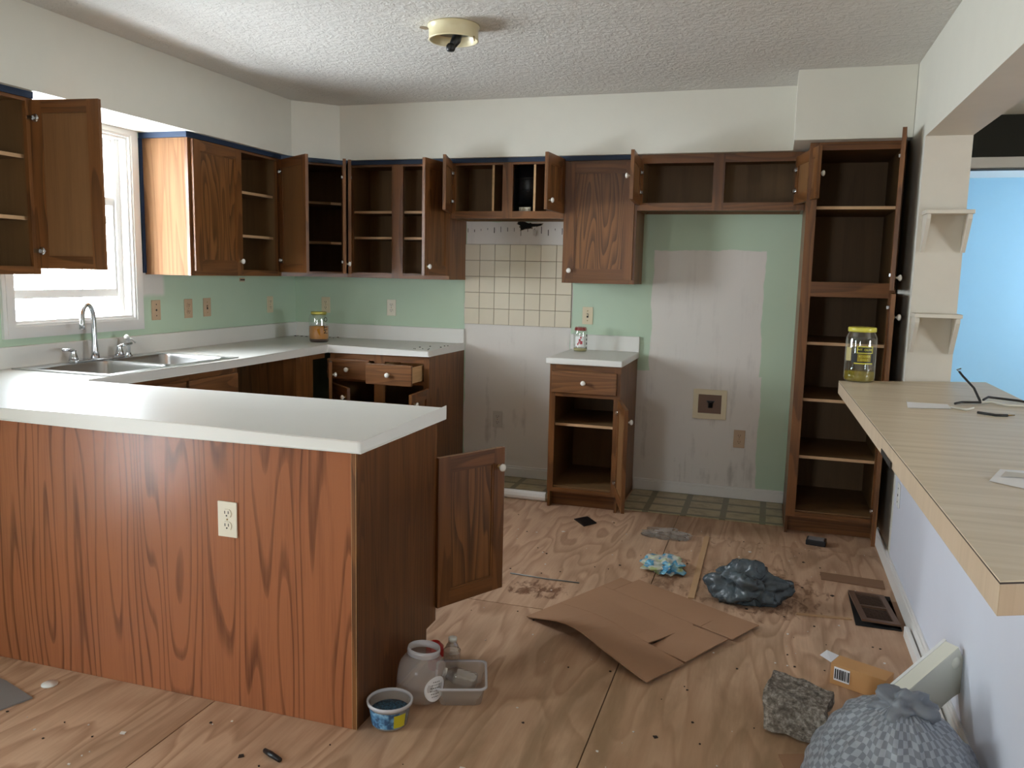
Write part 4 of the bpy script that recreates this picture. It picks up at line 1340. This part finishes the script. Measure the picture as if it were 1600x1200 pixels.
# sheet frame: A left corner, B far corner, C right, D near
A_, B_, C_, D_ = Vector((2.47, -2.22)), Vector((2.78, -1.60)), Vector((3.385, -1.975)), Vector((3.02, -2.62))
lerp = lambda a, b, t_: a + (b - a) * t_
def bil(u, v):      # u from A->D side? u along A->B, v along A->D
    return lerp(lerp(A_, B_, u), lerp(D_, C_, u), v)
def big_lift(u, v):
    # the near (A-D) edge bows up off the floor in the middle
    k = (1 - u)
    return 0.003 + 0.10 * max(0, k - 0.45) * math.sin(math.pi * min(1, max(0, v * 0.9 + 0.08))) ** 2 + 0.012 * k * abs(math.sin(v * 5))
for (u0, u1, v0, v1, nm) in ((0.30, 0.72, 0.0, 0.74, 'centre_panel'), (0.0, 0.297, 0.0, 1.0, 'near_flap'), (0.723, 1.0, 0.10, 0.78, 'far_flap'), (0.723, 0.93, 0.0, 0.097, 'corner_flap')):
    lf_ = lambda s, t_, u0=u0, u1=u1, v0=v0, v1=v1: big_lift(u0 + (u1 - u0) * s, v0 + (v1 - v0) * t_)
    g = quad_grid(bil(u0, v0).to_3d(), bil(u1, v0).to_3d(), bil(u1, v1).to_3d(), bil(u0, v1).to_3d(), 8, 14, lf_)
    g.build(nm, cb)
for (u0, u1, v0, v1) in ((0.32, 0.70, 0.742, 0.99), (0.725, 0.99, 0.782, 1.0)):
    lf_ = lambda s, t_, u0=u0, u1=u1, v0=v0, v1=v1: 0.004 + 0.004 * t_ + 0.006 * (1 - u0) * abs(math.sin(s * 2))
    quad_grid(bil(u0, v0).to_3d(), bil(u1, v0).to_3d(), bil(u1, v1).to_3d(), bil(u0, v1).to_3d(), 4, 4, lf_).build('side_flap', cb)


def crumple(mat, loc, sx, sy, sz, seed, sub=4, amp=0.35, freq=2.2, label=None, cat=None, name='bag', fold=6.0, smooth=False):
    bm = bmesh.new()
    bmesh.ops.create_icosphere(bm, subdivisions=sub, radius=1.0)
    off = Vector((seed * 3.1, seed * 7.7, seed * 1.3))
    for v in bm.verts:
        p = v.co.copy()
        n1 = mnoise.noise(p * freq + off)
        n2 = abs(mnoise.noise(p * fold + off * 2))
        v.co = p * (1 + amp * n1 - amp * 0.6 * n2)
        v.co = Vector((v.co.x * sx, v.co.y * sy, max(-0.55, v.co.z) * sz))
    zmin = min(v.co.z for v in bm.verts)
    for v in bm.verts:
        v.co.z -= zmin
    me = bpy.data.meshes.new(name)
    bm.to_mesh(me)
    bm.free()
    for p in me.polygons:
        p.use_smooth = smooth
    me.materials.append(M[mat])
    o = bpy.data.objects.new(name, me)
    COL.objects.link(o)
    o.location = loc
    return tag(o, label, cat)


crumple('bag', (3.325, -1.69, 0.001), 0.165, 0.12, 0.11, 2, 5, 0.5, 1.5, 'crumpled dark grey plastic bag beside the flattened cardboard', 'bag', 'plastic_bag', 3.5, True)
crumple('wrapper', (2.93, -1.43, 0.001), 0.10, 0.12, 0.035, 5, 4, 0.5, 2.4, 'crumpled blue and green food wrapper behind the cardboard', 'wrapper', 'food_wrapper', 6.0)
crumple('film', (2.88, -0.93, 0.001), 0.125, 0.07, 0.025, 8, 4, 0.5, 2.4, 'crumpled clear plastic film near the fridge bay', 'plastic film', 'clear_wrapper', 5.0)
tag(MB('black').add([(2.337, -0.812, 0.001), (2.419, -0.922, 0.001), (2.474, -0.836, 0.001), (2.399, -0.733, 0.001), (2.337, -0.812, 0.006), (2.419, -0.922, 0.006), (2.474, -0.836, 0.006), (2.399, -0.733, 0.006)],
                    [(3, 2, 1, 0), (4, 5, 6, 7), (0, 1, 5, 4), (1, 2, 6, 5), (2, 3, 7, 6), (3, 0, 4, 7)], 'black').build('black_tile'), 'flat black square lying in front of the narrow cabinet', 'tile')
bk = empty('black_block', (3.655, -0.76, 0.001), 'small black block in front of the pantry', 'block', R(-8))
MB('black').box(-0.05, 0.05, -0.04, 0.04, 0, 0.028, 'black').build('body', bk, bevel=0.004)
MB('grey_sheet').box(-0.04, 0.04, -0.03, 0.03, 0.028, 0.031, 'grey_sheet').build('top_face', bk, bevel=0.001)
tag(MB('brown_strip').add([(3.652, -1.216, 0.001), (3.653, -1.314, 0.001), (3.927, -1.345, 0.001), (3.93, -1.235, 0.001), (3.652, -1.216, 0.006), (3.653, -1.314, 0.006), (3.927, -1.345, 0.006), (3.93, -1.235, 0.006)],
                          [(3, 2, 1, 0), (4, 5, 6, 7), (0, 1, 5, 4), (1, 2, 6, 5), (2, 3, 7, 6), (3, 0, 4, 7)], 'brown_strip').build('wood_strip'), 'flat brown board strip on the floor between pantry and register', 'board')
# floor register
rg = empty('floor_register', (3.845, -1.625, 0.001), 'brown metal floor register tilted over its hole by the half wall', 'floor register', 0)
MB('hole').box(-0.085, 0.09, -0.19, 0.19, 0, 0.002, 'hole').build('duct_hole', rg)
f = MB('vent_brown')
for (a, b, c_, d_) in ((-0.075, -0.052, -0.175, 0.175), (0.052, 0.075, -0.175, 0.175), (-0.052, 0.052, 0.15, 0.175), (-0.052, 0.052, -0.175, -0.15), (-0.052, 0.052, -0.006, 0.006)):
    f.box(a, b, c_, d_, 0.010, 0.018)
f.build('frame', rg, None, (R(-1.5), R(3), R(4)))
lv_ = None
for k in range(22):
    y = -0.142 + k * 0.0135
    if abs(y) < 0.009:
        continue
    o = MB('vent_brown').box(-0.052, 0.052, -0.0009, 0.0009, -0.005, 0.007, 'vent_brown').build('slat', rg, (0.0, y, 0.0145), (R(68), R(3), R(4)))
    o.location.x = -y * 0.07
pt = MB('brown_strip').box(3.922, 3.955, -1.80, -1.49, 0.0005, 0.003, 'brown_strip')
tag(pt.build('plywood_patch'), 'bare darker floor patch beside the brown register', 'patch')
# filler strip across the joint, thin sticks
fs1 = MB('wood_strip').box(3.078, 3.105, -1.77, -0.86, 0.0006, 0.006, 'wood_strip')
tag(fs1.build('filler_strip'), 'narrow pale wood strip covering the plywood joint', 'wood strip')
tag(MB('grey_sheet').tube([(2.255, -1.765, 0.004), (2.42, -1.775, 0.004), (2.588, -1.77, 0.004)], 0.003, 6, 'galv').build('thin_rod'), 'thin metal rod lying left of the cardboard', 'rod')
tag(MB('wood_strip').add([(3.53, -1.775, 0.001), (3.53, -1.79, 0.001), (3.75, -1.765, 0.001), (3.75, -1.75, 0.001), (3.53, -1.775, 0.006), (3.53, -1.79, 0.006), (3.75, -1.765, 0.006), (3.75, -1.75, 0.006)],
                         [(3, 2, 1, 0), (4, 5, 6, 7), (0, 1, 5, 4), (1, 2, 6, 5), (2, 3, 7, 6), (3, 0, 4, 7)], 'wood_strip').build('thin_lath'), 'thin pale lath between dark bag and floor register', 'lath')
# concrete chunk
bm = bmesh.new()
bmesh.ops.create_cube(bm, size=1.0)
bmesh.ops.subdivide_edges(bm, edges=bm.edges, cuts=9, use_grid_fill=True)
for v in bm.verts:
    p = v.co.copy()
    p = p * (1.0 - 0.10 * (p.length - 0.5))
    n1 = mnoise.noise(p * 2.6 + Vector((4, 1, 2)))
    n2 = mnoise.noise(p * 9 + Vector((1, 8, 2)))
    p += p.normalized() * (0.14 * n1 + 0.05 * n2)
    p.z += 0.22 * p.x * -1 * (1 if p.z > 0 else 0)
    v.co = Vector((p.x * 0.185, p.y * 0.15, p.z * 0.125))
zmin = min(v.co.z for v in bm.verts)
for v in bm.verts:
    v.co.z -= zmin
me = bpy.data.meshes.new('concrete_chunk')
bm.to_mesh(me)
bm.free()
me.materials.append(M['stone'])
o = bpy.data.objects.new('concrete_chunk', me)
COL.objects.link(o)
o.location = (3.505, -2.73, 0.001)
o.rotation_euler = (0, 0, R(-12))
tag(o, 'rough broken concrete chunk beside the grey checked bag', 'concrete')
# small carton with barcode
cx_ = empty('carton', (3.72, -2.37, 0.001), 'small open kraft carton with a barcode behind the grey bag', 'box', R(-25))
MB('kraft').box(-0.085, 0.10, -0.04, 0.04, 0.0, 0.075, 'kraft').build('box_body', cx_, bevel=0.0015)
MB('paper').add([(-0.086, -0.038, 0.075), (-0.086, 0.036, 0.075), (-0.125, 0.02, 0.088), (-0.13, -0.03, 0.084)], [(0, 1, 2, 3), (3, 2, 1, 0)], 'paper').build('flap', cx_)
lb = MB('paper').box(-0.072, -0.018, -0.042, -0.0405, 0.018, 0.066, 'paper')
lb.build('label', cx_)
bar_ = MB('print_black')
x = -0.069
random.seed(5)
while x < -0.024:
    w_ = random.choice([0.0015, 0.003, 0.0045])
    bar_.box(x, x + w_, -0.0426, -0.0421, 0.024, 0.060)
    x += w_ + random.choice([0.0015, 0.003])
bar_.build('barcode', cx_)

# grey checked bag: ring-built body gathered at a knot, film folds radiating from it
def checked_bag(loc):
    mb_v, mb_f, uvs = [], [], []
    NS, NR = 96, 40
    for i in range(NR + 1):
        t_ = i / NR
        z = 0.30 * (1 - t_) ** 0.85
        rad = 0.015 + 0.245 * (math.sin(min(1.0, t_ * 1.15) * math.pi / 2) ** 0.75)
        if t_ > 0.9:
            rad *= 1 - 0.25 * (t_ - 0.9) / 0.1
        for k in range(NS):
            a = 2 * math.pi * k / NS
            fold = 0.007 * math.sin(17 * a + 3 * mnoise.noise(Vector((math.cos(a) * 2, math.sin(a) * 2, t_ * 3)))) * (1 - t_) ** 0.7
            fold += 0.05 * mnoise.noise(Vector((math.cos(a) * 1.3, math.sin(a) * 1.3, t_ * 2.0 + 4))) * t_
            fold += 0.012 * mnoise.noise(Vector((math.cos(a) * 6, math.sin(a) * 6, t_ * 9)))
            rr2 = rad + fold
            mb_v.append((rr2 * math.cos(a) * 0.86, rr2 * math.sin(a), max(0.001, z + 0.02 * mnoise.noise(Vector((math.cos(a) * 2, math.sin(a) * 2, t_ * 4))) * (1 - abs(2 * t_ - 1)))))
    for i in range(NR):
        for k in range(NS):
            mb_f.append((i * NS + k, (i + 1) * NS + k, (i + 1) * NS + (k + 1) % NS, i * NS + (k + 1) % NS))
    mb_f.append(tuple(range(NS)))
    mb_f.append(tuple(range((NR + 1) * NS - 1, NR * NS - 1, -1)))
    me = bpy.data.meshes.new('checked_film')
    me.from_pydata(mb_v, [], mb_f)
    uvl = me.uv_layers.new(name='UVMap')
    for p in me.polygons:
        p.use_smooth = True
        for li in p.loop_indices:
            vi = me.loops[li].vertex_index
            co = me.vertices[vi].co
            a_ = math.atan2(co.y, co.x)
            a_ += 2 * math.pi if a_ < 0.6 else 0
            uvl.data[li].uv = (a_ * 11.0, (vi // 96) * 0.55)
    me.materials.append(M['check'])
    o = bpy.data.objects.new('film_body', me)
    COL.objects.link(o)
    return o


gb = empty('checked_bag', (3.745, -3.04, 0.001), 'grey checked plastic bag slumped full at the end of the half wall', 'bag')
o = checked_bag(None)
o.parent = gb
kn = crumple('check', (0, 0, 0.255), 0.075, 0.06, 0.05, 9, 4, 0.55, 2.0, None, None, 'gathered_top', 4.0, True)
kn.parent = gb

# white bin / drawer lying across the bag against the half wall
bx, bz = Vector((0.67, 0.60, 0.44)).normalized(), None
bz = (Vector((0, 0, 1)) - bx * bx.z).normalized()
by = bz.cross(bx)
bn = empty('plastic_bin', (3.842, -2.70, 0.205), 'white translucent plastic bin wedged between grey bag and half wall', 'bin', rot=Matrix((bx, by, bz)).transposed().to_euler())
fp = [(-0.17, -0.085), (0.07, -0.088), (0.115, -0.096), (0.175, -0.062), (0.152, -0.02), (0.145, 0.05), (-0.17, 0.05)]
n = len(fp)
mb = MB('bin_plastic')
mb.add([(x, -0.045, z) for x, z in fp] + [(x, -0.040, z) for x, z in fp], [tuple(range(n)), tuple(range(2 * n - 1, n - 1, -1))] + [(i, n + i, n + (i + 1) % n, (i + 1) % n) for i in range(n)], 'bin_plastic')
mb.build('front_wall', bn, bevel=0.001)
mb = MB('bin_plastic')
mb.box(-0.17, 0.145, -0.045, 0.004, 0.050, 0.054).box(-0.17, -0.166, -0.040, 0.004, -0.08, 0.05).box(0.141, 0.145, -0.040, 0.004, -0.05, 0.05).box(-0.166, 0.100, -0.040, 0.004, -0.084, -0.080)
mb.build('shell', bn, bevel=0.001)
MB('white_plastic').box(-0.172, 0.150, 0.0, 0.010, 0.046, 0.056).build('lip', bn, bevel=0.001)
MB('bin_plastic').lathe([(0.0, -0.052), (0.014, -0.050), (0.018, -0.045)], 16, 'bin_plastic', 0.118, 0, 0.012, 'y', cap=False).build('moulded_boss', bn)

# tubs and bottles by the peninsula end
tb = empty('round_tub', (2.293, -3.125, 0.001), 'small round tub of blue grit with yellow sticker at the peninsula corner', 'tub')
MB('milky_tub').lathe([(0.0, 0.001), (0.052, 0.001), (0.056, 0.006), (0.066, 0.075)], 36, cap=False).build('tub_wall', tb)
MB('rim').lathe([(0.0655, 0.070), (0.071, 0.070), (0.072, 0.079), (0.0685, 0.081), (0.0655, 0.079), (0.0655, 0.070)], 36, cap=False).build('rim', tb)
MB('grit').lathe([(0.0, 0.003), (0.052, 0.003), (0.0605, 0.046), (0.03, 0.05), (0.0, 0.047)], 30).build('blue_grit', tb)
a0 = ca(2.293, -3.125)
def tub_patch(a_0, a_1, z0, z1, mat, nm, off):
    mb = MB(mat)
    vs_ = []
    n = 12
    rf = lambda z: 0.056 + (z - 0.006) * 0.01 / 0.069 * 1.0 + off
    for k in range(n + 1):
        a = a_0 + (a_1 - a_0) * k / n
        vs_ += [(rf(z0) * math.cos(a), rf(z0) * math.sin(a), z0), (rf(z1) * math.cos(a), rf(z1) * math.sin(a), z1)]
    mb.add(vs_, [(2 * k, 2 * k + 2, 2 * k + 3, 2 * k + 1) for k in range(n)], mat, True)
    return mb.build(nm, tb)
tub_patch(a0 - 1.6, a0 + 0.5, 0.010, 0.062, 'bluelabel', 'blue_label', 0.0006)
tub_patch(a0 + 0.2, a0 + 0.85, 0.012, 0.055, 'yellow_blob', 'yellow_sticker', 0.0012)
jl = empty('plastic_jar', (2.318, -2.955, 0.006), 'big clear plastic jar without a lid, leaning beside the peninsula end', 'jar', rot=(R(-3), R(4), 0))
MB('milky').lathe([(0.0, 0.001), (0.058, 0.001), (0.072, 0.008), (0.079, 0.03), (0.080, 0.085), (0.076, 0.115), (0.064, 0.135), (0.052, 0.145), (0.050, 0.172)], 36, cap=False).build('jar_wall', jl)
MB('rim').lathe([(0.051, 0.150), (0.054, 0.152), (0.052, 0.157), (0.055, 0.162), (0.053, 0.173), (0.050, 0.173), (0.050, 0.150)], 36, cap=False).build('neck_thread', jl)
aj = ca(2.318, -2.955) + 0.62
def oval(rad, ha, hz, zc, mat, nm, n=28):
    mb = MB(mat)
    pts = [(rad * math.cos(aj), rad * math.sin(aj), zc)]
    for k in range(n):
        t_ = 2 * math.pi * k / n
        da, dz = ha * math.cos(t_), hz * math.sin(t_)
        pts.append((rad * math.cos(aj + da), rad * math.sin(aj + da), zc + dz))
    return mb.add(pts, [(0, 1 + k, 1 + (k + 1) % n) for k in range(n)], mat).build(nm, jl)
oval(0.0812, 0.50, 0.043, 0.062, 'paper', 'oval_label')
random.seed(11)
pr = MB('print_black')
for row in range(6):
    z = 0.035 + row * 0.010
    x = -0.28 + abs(row - 2.5) * 0.05
    while x < 0.26 - abs(row - 2.5) * 0.05:
        w_ = random.uniform(0.02, 0.07)
        rad = 0.0822
        pr.add([(rad * math.cos(aj + q), rad * math.sin(aj + q), zz) for q, zz in ((x, z), (x + w_, z), (x + w_, z + 0.0028), (x, z + 0.0028))], [(0, 1, 2, 3)], 'print_black')
        x += w_ + 0.035
pr.build('label_print', jl)
# square takeaway tub
sq = empty('square_tub', (2.435, -2.875, 0.001), 'rectangular clear tub holding a plastic bottle', 'tub', R(20))
def rsq(hx, hy, r, z, n=5):
    pts = []
    for (cx, cy, s0) in ((hx - r, hy - r, 0), (-hx + r, hy - r, 90), (-hx + r, -hy + r, 180), (hx - r, -hy + r, 270)):
        for k in range(n + 1):
            t_ = R(s0 + 90 * k / n)
            pts.append((cx + r * math.cos(t_), cy + r * math.sin(t_), z))
    return pts
def loft(rings, mat, cap=True):
    q = len(rings[0])
    mb = MB(mat)
    vs_ = [p for l in rings for p in l]
    fs_ = [(i * q + k, i * q + (k + 1) % q, (i + 1) * q + (k + 1) % q, (i + 1) * q + k) for i in range(len(rings) - 1) for k in range(q)]
    if cap:
        fs_.append(tuple(range(q - 1, -1, -1)))
    mb.add(vs_, fs_, mat, True)
    return mb
loft([rsq(0.068, 0.085, 0.02, 0.001), rsq(0.080, 0.097, 0.022, 0.062)], 'milky_tub').build('tub_wall', sq)
loft([rsq(0.079, 0.096, 0.022, 0.060), rsq(0.087, 0.104, 0.026, 0.060), rsq(0.087, 0.104, 0.026, 0.066), rsq(0.080, 0.097, 0.022, 0.066)], 'rim', False).build('rim', sq)


def bottle(loc, rot, r, h, label, cap='white_plastic', name='water_bottle'):
    b = empty(name, loc, label, 'bottle', rot=rot)
    pr_ = [(0.0, 0.0), (r * 0.8, 0.0), (r, 0.008)]
    z = 0.02
    while z < h * 0.6:
        pr_ += [(r, z), (r * 0.93, z + 0.006), (r, z + 0.012)]
        z += 0.022
    pr_ += [(r * 0.95, h * 0.66), (r * 0.6, h * 0.84), (r * 0.42, h * 0.89), (r * 0.42, h * 0.93)]
    MB('film').lathe(pr_, 24).build('bottle_wall', b)
    MB(cap).lathe([(r * 0.48, h * 0.91), (r * 0.48, h * 0.995), (r * 0.4, h), (0, h)], 18).build('cap', b)
    return b


bottle((2.362, -2.785, 0.002), (0, R(2), 0), 0.031, 0.145, 'clear plastic bottle standing upright behind the rectangular tub')
bottle((2.478, -2.85, 0.036), (R(72), 0, R(-70)), 0.029, 0.115, 'clear bottle lying in the rectangular tub with white cap forward')
rd = empty('red_scoop', (2.284, -2.745, 0.001), 'bright red plastic funnel piece behind the clear jar', 'funnel')
MB('red').lathe([(0.026, 0.0), (0.024, 0.04), (0.034, 0.05), (0.034, 0.078), (0.018, 0.098), (0.0, 0.098)], 8, smooth=False).build('body', rd)
# bits in the lower left and foreground
tag(MB('white_plastic').lathe([(0, 0.001), (0.026, 0.001), (0.026, 0.004), (0, 0.005)], 20).build('plastic_disc', None, (1.12, -3.295, 0)), 'round white plastic disc on the floor before the peninsula', 'disc')
gs = MB('grey_sheet').add([(0.70, -3.28, 0.001), (0.80, -3.62, 0.001), (1.06, -3.62, 0.001), (1.145, -3.385, 0.001), (0.97, -3.33, 0.001), (0.70, -3.28, 0.006), (0.80, -3.62, 0.006), (1.06, -3.62, 0.006), (1.145, -3.385, 0.006), (0.97, -3.33, 0.006)],
                          [(4, 3, 2, 1, 0), (5, 6, 7, 8, 9)] + [(i, (i + 1) % 5, 5 + (i + 1) % 5, 5 + i) for i in range(5)], 'grey_sheet')
tag(gs.build('metal_sheet'), 'grey metal sheet lying on the floor in front of the peninsula', 'sheet')
tag(MB('black').tube([(2.022, -3.392, 0.008), (2.05, -3.405, 0.010), (2.092, -3.42, 0.008)], [0.007, 0.009, 0.007], 8).build('black_stub'), 'short black plastic stub on the floor in front of the peninsula', 'stub')
tag(MB('cardboard').add([(3.45, -2.90, 0.001), (3.58, -2.85, 0.001), (3.66, -3.05, 0.001), (3.5, -3.1, 0.001), (3.45, -2.90, 0.006), (3.58, -2.85, 0.006), (3.66, -3.05, 0.006), (3.5, -3.1, 0.006)],
                        [(3, 2, 1, 0), (4, 5, 6, 7), (0, 1, 5, 4), (1, 2, 6, 5), (2, 3, 7, 6), (3, 0, 4, 7)], 'cardboard').build('cardboard_scrap'), 'small cardboard scrap under the edge of the grey checked bag', 'cardboard')
# scattered paint flakes and dark crumbs
random.seed(21)
for nm, mt, cnt, lab in (('paint_flakes', 'flakes', 150, 'white paint flakes scattered over the plywood floor'), ('dark_crumbs', 'bits', 110, 'dark crumbs and splinters scattered over the plywood floor')):
    mb = MB(mt)
    k = 0
    while k < cnt:
        x, y = random.uniform(0.9, 3.9), random.uniform(-3.7, -0.75)
        if x < 2.24 and y > -3.24:
            if y < -0.8 and x < 2.24:
                if not (x > 1.5 and y > -2.3):
                    continue
        s_ = random.uniform(0.0015, 0.0055) if k % 12 else random.uniform(0.006, 0.012)
        a = random.uniform(0, 6.28)
        pts = [(x + s_ * random.uniform(0.7, 1.3) * math.cos(a + q * 1.57), y + s_ * random.uniform(0.7, 1.3) * math.sin(a + q * 1.57)) for q in range(4)]
        mb.prism(pts, 0.0005, 0.0025)
        k += 1
    tag(mb.build(nm), lab, 'debris', kind='stuff')

random.seed(4)
cr = MB('bits')
for k in range(26):
    if k < 10:
        x, y, w_ = random.uniform(1.18, 1.32), random.uniform(-0.60, -0.20), random.uniform(0.003, 0.010)
    else:
        x, y, w_ = random.uniform(0.03, 0.40), random.uniform(-0.10, -0.03), random.uniform(0.004, 0.014)
    cr.box(x, x + w_, y, y + w_ * random.uniform(0.4, 1.0), 0.9143, 0.918)
tag(cr.build('counter_crumbs'), 'dark crumbs scattered along the back counter', 'debris', kind='stuff')
wc = empty('wall_clip', (0, -0.636, 1.322), 'tiny dark clip stuck on the green wall below the corner cabinet', 'clip', R(90))
MB('tan_plate').box(-0.028, 0.028, -0.003, -0.0006, -0.012, 0.012).build('pad', wc, bevel=0.0008)
MB('bits').box(-0.022, 0.022, -0.008, -0.003, -0.005, 0.003).build('clip_bar', wc, bevel=0.001)

# families of alike things
for st_, grp in (('upper_cabinet', 'oak upper cabinets'), ('base_cabinet', 'oak base cabinets'), ('wall_outlet', 'wall outlets'), ('wall_switch', 'wall switches'), ('wall_plate', 'wall plates'),
                 ('glass_jar', 'glass jars on the counters'), ('bracket_shelf', 'bracket shelves on the post'), ('vinyl_flooring', 'strips of old vinyl'), ('wire_scrap', 'wire scraps on the bar'), ('water_bottle', 'plastic bottles by the peninsula')):
    for o in bpy.data.objects:
        if o.parent is None and o.name.split('.')[0] == st_:
            o['group'] = grp
